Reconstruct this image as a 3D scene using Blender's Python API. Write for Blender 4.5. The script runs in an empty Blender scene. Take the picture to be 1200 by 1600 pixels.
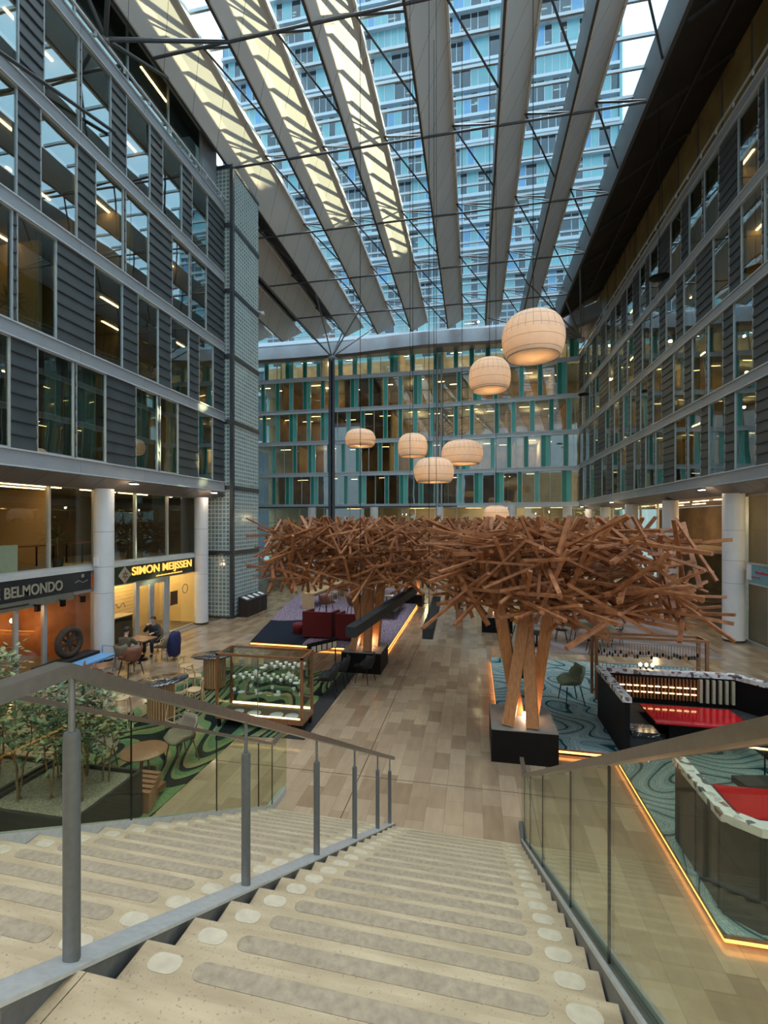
import bpy, math, random
from mathutils import Vector, Matrix, Euler
R = random.Random(7)
SC = bpy.context.scene
COL = SC.collection
PI = math.pi
# ------------------------------------------------------------------ camera, sky, sun, exposure
YAW = math.atan(140 / 720)
cam_d = bpy.data.cameras.new('camera'); cam = bpy.data.objects.new('camera', cam_d); COL.objects.link(cam)
cam.location = (0, 0, 4.8); cam.rotation_euler = (PI / 2, 0, YAW)
cam_d.sensor_fit = 'HORIZONTAL'; cam_d.sensor_width = 36; cam_d.lens = 21.6; cam_d.shift_y = 0.0125
cam_d.clip_start = 0.05; cam_d.clip_end = 600
SC.camera = cam
SC.view_settings.view_transform = 'Standard'; SC.view_settings.look = 'None'
SC.view_settings.gamma = 1; SC.view_settings.use_curve_mapping = False
SC.view_settings.exposure = 0.62
SKY = [(0.0, (0.30, 0.42, 0.50)), (0.5, (0.55, 0.8, 1.0)), (0.68, (0.70, 0.95, 1.12)), (0.78, (0.95, 1.15, 1.3)), (0.88, (2.6, 2.8, 3.0)), (1.0, (6.2, 6.3, 6.4))]
w = bpy.data.worlds.new('sky'); SC.world = w; w.use_nodes = True
nt = w.node_tree; nt.nodes.clear()
tc = nt.nodes.new('ShaderNodeTexCoord'); sp = nt.nodes.new('ShaderNodeSeparateXYZ'); rp = nt.nodes.new('ShaderNodeValToRGB')
bgn = nt.nodes.new('ShaderNodeBackground'); wo = nt.nodes.new('ShaderNodeOutputWorld')
nt.links.new(tc.outputs['Generated'], sp.inputs[0]); nt.links.new(sp.outputs['Z'], rp.inputs[0])
el = rp.color_ramp.elements
while len(el) > 1: el.remove(el[-1])
el[0].position = SKY[0][0]; el[0].color = (*SKY[0][1], 1)
for p, c in SKY[1:]:
    e = el.new(p); e.color = (*c, 1)
bgn.inputs['Strength'].default_value = 1.25
nt.links.new(rp.outputs[0], bgn.inputs[0]); nt.links.new(bgn.outputs[0], wo.inputs[0])
sun_d = bpy.data.lights.new('sun', 'SUN'); sun = bpy.data.objects.new('sun', sun_d); COL.objects.link(sun)
sun_d.energy = 9; sun_d.color = (1, 0.84, 0.48); sun_d.angle = 0.01
SUN = Vector((1.0, 1.25, 0.45)).normalized()          # towards the sun
sun.rotation_euler = (SUN).to_track_quat('Z', 'Y').to_euler(); sun.location = (60, 70, 50)

# ------------------------------------------------------------------ helpers
ORG = {}
class G:
    def __init__(s): s.v = []; s.f = []; s.m = []; s.sm = []
    def add(s, vs, fs, m=0, smooth=False):
        b = len(s.v); s.v += [tuple(p) for p in vs]
        for f in fs: s.f.append([b + i for i in f]); s.m.append(m); s.sm.append(smooth)
        return s
    def hexa(s, p, m=0):   # p: 4 bottom ccw, 4 top ccw
        return s.add(p, [(3, 2, 1, 0), (4, 5, 6, 7), (0, 1, 5, 4), (1, 2, 6, 5), (2, 3, 7, 6), (3, 0, 4, 7)], m)
    def box(s, x0, x1, y0, y1, z0, z1, m=0):
        return s.hexa([(x0, y0, z0), (x1, y0, z0), (x1, y1, z0), (x0, y1, z0), (x0, y0, z1), (x1, y0, z1), (x1, y1, z1), (x0, y1, z1)], m)
    def prism(s, poly, z0, z1, m=0):
        n = len(poly)
        return s.add([(x, y, z0) for x, y in poly] + [(x, y, z1) for x, y in poly],
                     [tuple(range(n))[::-1], tuple(range(n, 2 * n))] + [(i, (i + 1) % n, n + (i + 1) % n, n + i) for i in range(n)], m)
    def prism_y(s, poly, y0, y1, m=0):   # poly in (x, z)
        n = len(poly)
        return s.add([(x, y0, z) for x, z in poly] + [(x, y1, z) for x, z in poly],
                     [tuple(range(n)), tuple(range(n, 2 * n))[::-1]] + [(i, n + i, n + (i + 1) % n, (i + 1) % n) for i in range(n)], m)
    def bar(s, p, q, a=0.05, b=None, m=0, up=(0, 0, 1)):
        p = Vector(p); q = Vector(q); b = a if b is None else b
        d = (q - p).normalized(); u = Vector(up)
        if abs(d.dot(u)) > 0.98: u = Vector((0, 1, 0))
        x = d.cross(u).normalized() * a / 2; z = x.cross(d).normalized() * b / 2
        return s.hexa([p - x - z, p + x - z, q + x - z, q - x - z, p - x + z, p + x + z, q + x + z, q - x + z], m)
    def tube(s, pts, r, n=8, m=0, cap=True):
        pts = [Vector(p) for p in pts]; k = len(pts); vs = []
        rr = r if isinstance(r, (list, tuple)) else [r] * k
        ref = None
        for i, p in enumerate(pts):
            d = (pts[min(i + 1, k - 1)] - pts[max(i - 1, 0)]).normalized()
            if ref is None:
                ref = Vector((0, 0, 1)) if abs(d.z) < 0.9 else Vector((1, 0, 0))
            x = d.cross(ref).normalized(); ref = x.cross(d).normalized(); y = ref
            for j in range(n):
                t = 2 * PI * j / n; vs.append(p + (x * math.cos(t) + y * math.sin(t)) * rr[i])
        fs = [(i * n + j, i * n + (j + 1) % n, (i + 1) * n + (j + 1) % n, (i + 1) * n + j) for i in range(k - 1) for j in range(n)]
        s.add(vs, fs, m, True)
        if cap: s.add(vs[:n], [tuple(range(n))[::-1]], m); s.add(vs[-n:], [tuple(range(n))], m)
        return s
    def lathe(s, prof, c=(0, 0, 0), n=24, m=0, sx=1, sy=1):
        k = len(prof); vs = []
        for r, z in prof:
            for j in range(n):
                t = 2 * PI * j / n; vs.append((c[0] + sx * r * math.cos(t), c[1] + sy * r * math.sin(t), c[2] + z))
        fs = [(i * n + j, i * n + (j + 1) % n, (i + 1) * n + (j + 1) % n, (i + 1) * n + j) for i in range(k - 1) for j in range(n)]
        s.add(vs, fs, m, True)
        if prof[0][0] > 0.001: s.add(vs[:n], [tuple(range(n))[::-1]], m)
        if prof[-1][0] > 0.001: s.add(vs[-n:], [tuple(range(n))], m)
        return s
    def build(s, name, mats, parent=None, local=False, kind=None):
        me = bpy.data.meshes.new(name)
        if parent is not None and not local: off = ORG[parent.name]
        elif parent is not None or local: off = Vector((0, 0, 0))
        else:
            xs = [p[0] for p in s.v]; ys = [p[1] for p in s.v]; zs = [p[2] for p in s.v]
            off = Vector(((min(xs) + max(xs)) / 2, (min(ys) + max(ys)) / 2, min(zs)))
        me.from_pydata([(p[0] - off[0], p[1] - off[1], p[2] - off[2]) for p in s.v], [], s.f)
        mats = mats if isinstance(mats, (list, tuple)) else [mats]
        for mm in mats: me.materials.append(MAT[mm])
        me.polygons.foreach_set('material_index', s.m); me.polygons.foreach_set('use_smooth', s.sm)
        me.update()
        o = bpy.data.objects.new(name, me); COL.objects.link(o)
        if parent is not None: o.parent = parent; ORG[o.name] = ORG[parent.name] if not local else Vector((0, 0, 0))
        else:
            o.location = off if not local else (0, 0, 0); ORG[o.name] = Vector(off)
        if kind: o['kind'] = kind
        return o
def tag(o, label, cat, group=None, kind=None):
    o['label'] = label; o['category'] = cat
    if group: o['group'] = group
    if kind: o['kind'] = kind
    return o
def thing(name, loc, label=None, cat=None, group=None, rz=0, kind=None):
    o = bpy.data.objects.new(name, None); COL.objects.link(o); o.location = loc; o.rotation_euler = (0, 0, rz)
    o.empty_display_size = 0.2; ORG[o.name] = Vector(loc)
    if label: tag(o, label, cat, group)
    if kind: o['kind'] = kind
    return o
def copy_tree(o, parent=None):
    c = o.copy(); COL.objects.link(c)
    if parent is not None: c.parent = parent; c.matrix_parent_inverse = o.matrix_parent_inverse.copy()
    for ch in [x for x in KIDS.get(o.name, [])]: copy_tree(ch, c)
    return c
KIDS = {}
def note_kids(o):
    KIDS[o.name] = [x for x in bpy.data.objects if x.parent == o]
    for k in KIDS[o.name]: note_kids(k)
def place(proto, used, loc, rz, label, group=None, scale=None):
    """first call moves the prototype itself, later calls copy it"""
    if not used: note_kids(proto); o = proto; used.append(1)
    else:
        o = copy_tree(proto)
    o.location = loc; o.rotation_euler = (0, 0, rz); o['label'] = label
    if group: o['group'] = group
    if scale: o.scale = (scale, scale, scale)
    return o

# ------------------------------------------------------------------ materials
MAT = {}
def newmat(name):
    m = bpy.data.materials.new(name); m.use_nodes = True; MAT[name] = m
    t = m.node_tree; b = t.nodes['Principled BSDF']; return m, t, b
def nd(t, k, **kw):
    n = t.nodes.new(k)
    for a, v in kw.items(): setattr(n, a, v)
    return n
def L(t, a, b): t.links.new(a, b)
def mix(t, fac, a, b):
    n = nd(t, 'ShaderNodeMix', data_type='RGBA')
    if isinstance(fac, float): n.inputs[0].default_value = fac
    else: L(t, fac, n.inputs[0])
    for i, c in ((6, a), (7, b)):
        if isinstance(c, tuple): n.inputs[i].default_value = (*c, 1)
        else: L(t, c, n.inputs[i])
    return n.outputs[2]
def coord(t, scale=None):
    c = nd(t, 'ShaderNodeTexCoord')
    if scale is None: return c.outputs['Object']
    mp = nd(t, 'ShaderNodeMapping'); mp.inputs['Scale'].default_value = scale; L(t, c.outputs['Object'], mp.inputs[0]); return mp.outputs[0]
def math_(t, op, a, b=None):
    n = nd(t, 'ShaderNodeMath', operation=op)
    for i, x in enumerate((a, b)):
        if x is None: continue
        if isinstance(x, (int, float)): n.inputs[i].default_value = x
        else: L(t, x, n.inputs[i])
    return n.outputs[0]
def plain(name, col, rough=0.5, metal=0.0, var=0.12, scale=6.0, stretch=(1, 1, 1), spec=0.5):
    m, t, b = newmat(name)
    n = nd(t, 'ShaderNodeTexNoise'); n.inputs['Scale'].default_value = scale; n.inputs['Detail'].default_value = 4
    L(t, coord(t, stretch), n.inputs['Vector'])
    rr = nd(t, 'ShaderNodeValToRGB'); e = rr.color_ramp.elements; e[0].position = 0.3; e[1].position = 0.7
    e[0].color = (*[c * (1 - var) for c in col], 1); e[1].color = (*[min(1, c * (1 + var)) for c in col], 1)
    L(t, n.outputs['Fac'], rr.inputs[0]); L(t, rr.outputs[0], b.inputs['Base Color'])
    b.inputs['Roughness'].default_value = rough; b.inputs['Metallic'].default_value = metal
    b.inputs['Specular IOR Level'].default_value = spec
    return m
def emit(name, col, strength):
    m = bpy.data.materials.new(name); m.use_nodes = True; MAT[name] = m
    t = m.node_tree; t.nodes.clear(); e = nd(t, 'ShaderNodeEmission'); o = nd(t, 'ShaderNodeOutputMaterial')
    e.inputs[0].default_value = (*col, 1); e.inputs[1].default_value = strength; L(t, e.outputs[0], o.inputs[0])
def glass(name, tint, ior=1.5, rough=0.0, base=None, opac=0.0, boost=1.0):
    """thin pane: tinted see-through plus mirror reflection by angle, optionally a coloured body"""
    m = bpy.data.materials.new(name); m.use_nodes = True; MAT[name] = m
    t = m.node_tree; t.nodes.clear()
    tr = nd(t, 'ShaderNodeBsdfTransparent'); tr.inputs[0].default_value = (*tint, 1)
    gl = nd(t, 'ShaderNodeBsdfGlossy'); gl.inputs['Roughness'].default_value = rough; gl.inputs[0].default_value = (0.9, 0.97, 1, 1)
    lw = nd(t, 'ShaderNodeLayerWeight'); lw.inputs['Blend'].default_value = 0.5
    f0 = 2 * ((ior - 1) / (ior + 1)) ** 2 / (1 + ((ior - 1) / (ior + 1)) ** 2)
    fz = math_(t, 'ADD', math_(t, 'MULTIPLY', math_(t, 'POWER', lw.outputs['Facing'], 5.0), 1 - f0), f0)
    ns = nd(t, 'ShaderNodeTexNoise'); ns.inputs['Scale'].default_value = 0.35; L(t, coord(t), ns.inputs['Vector'])
    bp = nd(t, 'ShaderNodeBump'); bp.inputs['Strength'].default_value = 0.03; bp.inputs['Distance'].default_value = 0.2
    L(t, ns.outputs['Fac'], bp.inputs['Height']); L(t, bp.outputs[0], gl.inputs['Normal'])
    f = math_(t, 'MULTIPLY', fz, boost * 0.6)
    f = math_(t, 'MINIMUM', f, 1.0)
    body = tr.outputs[0]
    if base:
        df = nd(t, 'ShaderNodeBsdfDiffuse'); df.inputs[0].default_value = (*base, 1)
        mx0 = nd(t, 'ShaderNodeMixShader'); mx0.inputs[0].default_value = opac; L(t, tr.outputs[0], mx0.inputs[1]); L(t, df.outputs[0], mx0.inputs[2]); body = mx0.outputs[0]
    mx = nd(t, 'ShaderNodeMixShader'); L(t, f, mx.inputs[0]); L(t, body, mx.inputs[1]); L(t, gl.outputs[0], mx.inputs[2])
    o = nd(t, 'ShaderNodeOutputMaterial'); L(t, mx.outputs[0], o.inputs[0])

# stone floor laid in long narrow rows, varied tones
m, t, b = newmat('stone_floor')
sx = nd(t, 'ShaderNodeSeparateXYZ'); L(t, nd(t, 'ShaderNodeTexCoord').outputs['Object'], sx.inputs[0])
cx = nd(t, 'ShaderNodeCombineXYZ'); L(t, sx.outputs['Y'], cx.inputs[0]); L(t, sx.outputs['X'], cx.inputs[1])
def bricktex(t, vec, w_, h_, c1, c2, mortar, ms=0.004, off=0.37, bias=0.0):
    br = nd(t, 'ShaderNodeTexBrick', offset=off, offset_frequency=2, squash=1.0)
    L(t, vec, br.inputs['Vector'])
    for k, v in (('Scale', 1.0), ('Brick Width', w_), ('Row Height', h_), ('Mortar Size', ms), ('Bias', bias), ('Mortar Smooth', 0.0)): br.inputs[k].default_value = v
    br.inputs['Color1'].default_value = (*c1, 1); br.inputs['Color2'].default_value = (*c2, 1); br.inputs['Mortar'].default_value = (*mortar, 1)
    return br
br = bricktex(t, cx.outputs[0], 0.62, 0.31, (0.20, 0.12, 0.068), (0.50, 0.37, 0.245), (0.16, 0.11, 0.07), 0.003)
n1 = nd(t, 'ShaderNodeTexNoise'); n1.inputs['Scale'].default_value = 3; n1.inputs['Detail'].default_value = 8
mp = nd(t, 'ShaderNodeMapping'); mp.inputs['Scale'].default_value = (3.0, 0.7, 1); L(t, nd(t, 'ShaderNodeTexCoord').outputs['Object'], mp.inputs[0]); L(t, mp.outputs[0], n1.inputs['Vector'])
c = mix(t, 0.42, br.outputs['Color'], (0.34, 0.24, 0.155))
rr = nd(t, 'ShaderNodeValToRGB'); rr.color_ramp.elements[0].color = (0.72, 0.7, 0.68, 1); rr.color_ramp.elements[1].color = (1.15, 1.15, 1.15, 1); L(t, n1.outputs['Fac'], rr.inputs[0])
mm = nd(t, 'ShaderNodeMix', data_type='RGBA', blend_type='MULTIPLY'); mm.inputs[0].default_value = 0.8; L(t, c, mm.inputs[6]); L(t, rr.outputs[0], mm.inputs[7])
# dark movement joints every 3.6 m
def joint(t, val, pitch, w_):
    fr = math_(t, 'FRACT', math_(t, 'DIVIDE', val, pitch)); return math_(t, 'LESS_THAN', fr, w_ / pitch)
j = math_(t, 'MAXIMUM', joint(t, math_(t, 'ADD', sx.outputs['X'], 100 - 0.08), 3.1, 0.014), joint(t, math_(t, 'ADD', sx.outputs['Y'], 100.9), 4.65, 0.014))
c = mix(t, j, mm.outputs[2], (0.05, 0.04, 0.03))
L(t, c, b.inputs['Base Color']); b.inputs['Roughness'].default_value = 0.13; b.inputs['Specular IOR Level'].default_value = 0.6
m, t, b = newmat('stair_stone')
n1 = nd(t, 'ShaderNodeTexNoise'); n1.inputs['Scale'].default_value = 4; n1.inputs['Detail'].default_value = 9; L(t, coord(t, (0.7, 3.5, 3.5)), n1.inputs['Vector'])
n2 = nd(t, 'ShaderNodeTexNoise'); n2.inputs['Scale'].default_value = 90; n2.inputs['Detail'].default_value = 2; L(t, coord(t), n2.inputs['Vector'])
rr = nd(t, 'ShaderNodeValToRGB'); rr.color_ramp.elements[0].position = 0.25; rr.color_ramp.elements[0].color = (0.28, 0.205, 0.12, 1); rr.color_ramp.elements[1].position = 0.75; rr.color_ramp.elements[1].color = (0.44, 0.345, 0.22, 1)
L(t, n1.outputs['Fac'], rr.inputs[0])
c = mix(t, math_(t, 'GREATER_THAN', n2.outputs['Fac'], 0.66), rr.outputs[0], (0.24, 0.175, 0.11))
L(t, c, b.inputs['Base Color']); b.inputs['Roughness'].default_value = 0.45
def wood(name, c1, c2, rough=0.45, sc=(12, 12, 1.2)):
    m, t, b = newmat(name)
    n = nd(t, 'ShaderNodeTexNoise'); n.inputs['Scale'].default_value = 2.5; n.inputs['Detail'].default_value = 6; L(t, coord(t, sc), n.inputs['Vector'])
    r_ = nd(t, 'ShaderNodeValToRGB'); r_.color_ramp.elements[0].position = 0.3; r_.color_ramp.elements[1].position = 0.7
    r_.color_ramp.elements[0].color = (*c1, 1); r_.color_ramp.elements[1].color = (*c2, 1)
    L(t, n.outputs['Fac'], r_.inputs[0]); L(t, r_.outputs[0], b.inputs['Base Color']); b.inputs['Roughness'].default_value = rough
wood('timber', (0.30, 0.115, 0.035), (0.47, 0.20, 0.07), 0.5)
wood('timber_stick', (0.20, 0.062, 0.020), (0.39, 0.150, 0.052), 0.55, (3, 3, 3))
wood('oak', (0.50, 0.33, 0.17), (0.66, 0.46, 0.26), 0.4)
wood('walnut', (0.17, 0.065, 0.025), (0.27, 0.11, 0.045), 0.35)
wood('oak_slat', (0.33, 0.17, 0.07), (0.47, 0.26, 0.12), 0.45)
wood('plank_brown', (0.25, 0.11, 0.055), (0.36, 0.18, 0.10), 0.4)
plain('clad_dark', (0.075, 0.082, 0.085), 0.42, 0.2, 0.12, 1.5)
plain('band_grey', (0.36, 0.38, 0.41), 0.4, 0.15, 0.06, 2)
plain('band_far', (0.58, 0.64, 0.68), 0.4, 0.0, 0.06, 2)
plain('far_room', (0.42, 0.27, 0.13), 0.8, 0, 0.35, 0.7)
plain('top_room', (0.34, 0.42, 0.41), 0.8, 0, 0.2, 0.7)
plain('lip_white', (0.66, 0.69, 0.71), 0.35, 0.3, 0.05)
plain('frame_alu', (0.52, 0.54, 0.55), 0.35, 0.4, 0.05)
plain('soffit_panel', (0.22, 0.20, 0.19), 0.4, 0.5, 0.08, 1)
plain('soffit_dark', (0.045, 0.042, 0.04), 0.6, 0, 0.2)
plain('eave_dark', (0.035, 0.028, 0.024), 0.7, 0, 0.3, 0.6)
plain('beam_side', (0.09, 0.085, 0.08), 0.5, 0.3, 0.1)
plain('steel_dark', (0.10, 0.105, 0.115), 0.4, 0.6, 0.1)
plain('steel_mid', (0.25, 0.26, 0.27), 0.35, 0.7, 0.08, 30)
plain('purlin', (0.42, 0.48, 0.52), 0.4, 0.3, 0.05)
plain('column_white', (0.74, 0.74, 0.75), 0.4, 0, 0.04, 2)
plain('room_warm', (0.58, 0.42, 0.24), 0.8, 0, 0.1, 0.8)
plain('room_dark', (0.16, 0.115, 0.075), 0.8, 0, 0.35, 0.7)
plain('room_floor', (0.20, 0.16, 0.12), 0.7, 0, 0.2, 1)
plain('room_ceiling', (0.42, 0.36, 0.28), 0.8, 0, 0.1, 1)
plain('clerestory_wood', (0.38, 0.27, 0.10), 0.5, 0, 0.25, 0.8)
plain('black_matte', (0.006, 0.005, 0.005), 0.5, 0, 0.2, spec=0.2)
plain('black_soft', (0.02, 0.019, 0.02), 0.8, 0, 0.3, 12)
plain('stone_cap', (0.23, 0.21, 0.185), 0.6, 0, 0.12, 5)
plain('beam_black', (0.020, 0.022, 0.022), 0.6, 0, 0.25, 6, spec=0.25)
plain('red_fabric', (0.15, 0.006, 0.009), 0.75, 0, 0.12, 20)
plain('red_table', (0.50, 0.010, 0.015), 0.08, 0, 0.12, 3)
plain('grey_fabric', (0.24, 0.23, 0.26), 0.85, 0, 0.1, 20)
plain('brown_leather', (0.20, 0.075, 0.04), 0.5, 0, 0.15, 8)
plain('taupe_fabric', (0.20, 0.155, 0.105), 0.8, 0, 0.08, 30)
plain('olive_fabric', (0.16, 0.18, 0.11), 0.8, 0, 0.08, 30)
plain('yellow_fabric', (0.58, 0.42, 0.06), 0.75, 0, 0.1, 20)
plain('blue_bench', (0.16, 0.38, 0.70), 0.5, 0, 0.08)
plain('blue_coat', (0.008, 0.012, 0.07), 0.8, 0, 0.25, 10)
plain('skin', (0.62, 0.36, 0.25), 0.55, 0, 0.06)
plain('hair_black', (0.012, 0.01, 0.01), 0.5, 0, 0.3, 40)
plain('jacket_black', (0.015, 0.015, 0.018), 0.7, 0, 0.3, 10)
plain('coat_olive', (0.10, 0.08, 0.045), 0.8, 0, 0.2, 8)
plain('trousers_dark', (0.02, 0.022, 0.03), 0.8, 0, 0.3, 10)
plain('plate_white', (0.9, 0.88, 0.82), 0.2, 0, 0.03)
plain('ceramic', (0.82, 0.79, 0.72), 0.2, 0, 0.03)
plain('bark', (0.20, 0.12, 0.06), 0.8, 0, 0.3, 20)
plain('leaf', (0.085, 0.12, 0.045), 0.45, 0, 0.35, 9)
plain('leaf_pale', (0.27, 0.28, 0.13), 0.45, 0, 0.3, 9)
plain('leaf_dark', (0.02, 0.05, 0.018), 0.45, 0, 0.3, 9)
plain('gravel', (0.23, 0.20, 0.135), 0.9, 0, 0.55, 55)
plain('planter_dark', (0.020, 0.019, 0.016), 0.5, 0, 0.15, 3)
plain('sign_dark', (0.018, 0.022, 0.03), 0.35, 0, 0.1)
plain('sign_green', (0.028, 0.035, 0.012), 0.4, 0, 0.1)
plain('sign_strip', (0.17, 0.155, 0.12), 0.5, 0, 0.1)
plain('letter_grey', (0.36, 0.31, 0.22), 0.5, 0, 0.05)
plain('letter_dark', (0.03, 0.02, 0.015), 0.5, 0, 0.05)
plain('sign_blue', (0.16, 0.36, 0.42), 0.3, 0, 0.08)
plain('letter_red', (0.6, 0.03, 0.07), 0.5, 0, 0.05)
plain('shop_orange', (0.36, 0.12, 0.035), 0.7, 0, 0.35, 1.5)
plain('shop_cream', (0.80, 0.62, 0.30), 0.6, 0, 0.06, 2)
plain('poster_paper', (0.55, 0.45, 0.33), 0.6, 0, 0.2, 4)
plain('teal_panel', (0.02, 0.26, 0.19), 0.25, 0, 0.12, 0.6)
plain('teal_light', (0.12, 0.50, 0.42), 0.25, 0, 0.12, 0.6)
plain('pipe_grey', (0.42, 0.46, 0.48), 0.35, 0.4, 0.05)
plain('tower_ledge', (0.44, 0.51, 0.56), 0.45, 0.2, 0.06)
plain('tower_cyan', (0.20, 0.43, 0.46), 0.25, 0.0, 0.15, 0.3)
plain('tower_blue', (0.15, 0.34, 0.54), 0.25, 0.0, 0.15, 0.3)
plain('tower_core', (0.10, 0.12, 0.15), 0.8, 0.0, 0.25, 0.3)
plain('strip_grey', (0.265, 0.208, 0.14), 0.6, 0, 0.2, 30)
plain('strip_pale', (0.43, 0.365, 0.265), 0.5, 0, 0.1, 20)
plain('metal_plate', (0.60, 0.62, 0.63), 0.42, 0.6, 0.1, 25)
plain('metal_side', (0.17, 0.17, 0.175), 0.45, 0.5, 0.12, 25)
plain('rail_post', (0.115, 0.113, 0.105), 0.5, 0.1, 0.08, 40)
plain('rail_top', (0.34, 0.31, 0.27), 0.28, 0.85, 0.08, 25)
plain('white_plastic', (0.8, 0.8, 0.8), 0.4, 0, 0.03)
plain('paper_white', (0.75, 0.80, 0.76), 0.6, 0, 0.05)
plain('curtain_cream', (0.62, 0.52, 0.26), 0.8, 0, 0.15, 2, (8, 8, 0.2))
plain('curtain_teal', (0.20, 0.28, 0.25), 0.8, 0, 0.25, 2, (8, 8, 0.2))
plain('escalator_grey', (0.10, 0.13, 0.15), 0.4, 0.3, 0.2)
plain('asphalt_mat', (0.035, 0.038, 0.042), 0.8, 0, 0.2, 3)
plain('woven_dark', (0.05, 0.03, 0.018), 0.8, 0, 0.5, 25)
plain('bin_dark', (0.03, 0.022, 0.02), 0.5, 0, 0.2)
emit('strip_light', (1.0, 0.56, 0.22), 13.0)
emit('tower_strip', (1.0, 0.80, 0.50), 2.6)
emit('led_orange', (1.0, 0.36, 0.07), 5.0)
emit('led_warm', (1.0, 0.66, 0.28), 5.0)
emit('sign_glow', (1.0, 0.45, 0.08), 1.3)
emit('bulb_warm', (1.0, 0.70, 0.36), 14.0)
emit('spot_white', (1.0, 0.9, 0.75), 16.0)
glass('glass_window', (0.70, 0.80, 0.76), 2.3, 0.0, boost=1.5)
glass('glass_far', (0.78, 0.86, 0.82), 1.8, 0.0, boost=1.3)
glass('glass_roof', (0.90, 0.96, 0.98), 1.35)
glass('glass_shop', (0.82, 0.86, 0.80), 1.5)
glass('glass_rail', (0.84, 0.87, 0.76), 1.35, boost=0.8)
glass('glass_case', (0.93, 0.95, 0.92), 1.3, boost=0.8)
glass('glass_tower', (0.30, 0.42, 0.50), 1.9)
# beam cladding: pale panels with slanting seams
m, t, b = newmat('beam_panel')
sx = nd(t, 'ShaderNodeSeparateXYZ'); L(t, nd(t, 'ShaderNodeTexCoord').outputs['Object'], sx.inputs[0])
v = math_(t, 'ADD', math_(t, 'ADD', sx.outputs['Y'], math_(t, 'MULTIPLY', sx.outputs['X'], 1.1)), 200.0)
j = math_(t, 'LESS_THAN', math_(t, 'FRACT', math_(t, 'DIVIDE', v, 1.9)), 0.016)
n1 = nd(t, 'ShaderNodeTexNoise'); n1.inputs['Scale'].default_value = 0.5; L(t, coord(t), n1.inputs['Vector'])
c = mix(t, n1.outputs['Fac'], (0.66, 0.66, 0.65), (0.80, 0.80, 0.78)); c = mix(t, j, c, (0.20, 0.19, 0.18))
L(t, c, b.inputs['Base Color']); b.inputs['Roughness'].default_value = 0.45
# glass blocks in a pale grid
for nm, ax in (('blocks_x', 'X'), ('blocks_y', 'Y')):
    m, t, b = newmat(nm)
    sx = nd(t, 'ShaderNodeSeparateXYZ'); L(t, nd(t, 'ShaderNodeTexCoord').outputs['Object'], sx.inputs[0])
    cx = nd(t, 'ShaderNodeCombineXYZ'); L(t, sx.outputs[ax], cx.inputs[0]); L(t, sx.outputs['Z'], cx.inputs[1])
    br = bricktex(t, cx.outputs[0], 0.2, 0.2, (0.14, 0.22, 0.22), (0.26, 0.36, 0.36), (0.55, 0.60, 0.58), 0.03, 0.0)
    L(t, br.outputs['Color'], b.inputs['Base Color'])
    L(t, math_(t, 'ADD', math_(t, 'MULTIPLY', br.outputs['Fac'], 0.4), 0.12), b.inputs['Roughness'])
    bp = nd(t, 'ShaderNodeBump'); bp.inputs['Strength'].default_value = 0.6; bp.inputs['Distance'].default_value = 0.02; L(t, br.outputs['Fac'], bp.inputs['Height']); L(t, bp.outputs[0], b.inputs['Normal'])
# lantern paper with seams
m = bpy.data.materials.new('lantern_paper'); m.use_nodes = True; MAT['lantern_paper'] = m
t = m.node_tree; t.nodes.clear()
sx = nd(t, 'ShaderNodeSeparateXYZ'); L(t, nd(t, 'ShaderNodeTexCoord').outputs['Object'], sx.inputs[0])
an = math_(t, 'DIVIDE', math_(t, 'ARCTAN2', sx.outputs['Y'], sx.outputs['X']), 2 * PI / 26)
s1 = math_(t, 'LESS_THAN', math_(t, 'FRACT', math_(t, 'ADD', an, 50.0)), 0.06)
s1 = math_(t, 'MULTIPLY', s1, math_(t, 'GREATER_THAN', sx.outputs['Z'], 0.05))
s2 = math_(t, 'LESS_THAN', math_(t, 'ABSOLUTE', math_(t, 'SUBTRACT', math_(t, 'FRACT', math_(t, 'ADD', math_(t, 'DIVIDE', sx.outputs['Z'], 0.30), 10.0)), 0.5)), 0.025)
ns = nd(t, 'ShaderNodeTexNoise'); ns.inputs['Scale'].default_value = 5; L(t, coord(t), ns.inputs['Vector'])
c = mix(t, ns.outputs['Fac'], (0.74, 0.65, 0.55), (0.84, 0.77, 0.67)); c = mix(t, math_(t, 'MULTIPLY', math_(t, 'MAXIMUM', s1, s2), 0.6), c, (0.22, 0.14, 0.08))
d1 = nd(t, 'ShaderNodeBsdfDiffuse'); d2 = nd(t, 'ShaderNodeBsdfTranslucent'); L(t, c, d1.inputs[0]); L(t, c, d2.inputs[0])
mx = nd(t, 'ShaderNodeMixShader'); mx.inputs[0].default_value = 0.45; L(t, d1.outputs[0], mx.inputs[1]); L(t, d2.outputs[0], mx.inputs[2])
L(t, mx.outputs[0], nd(t, 'ShaderNodeOutputMaterial').inputs[0])
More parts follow.
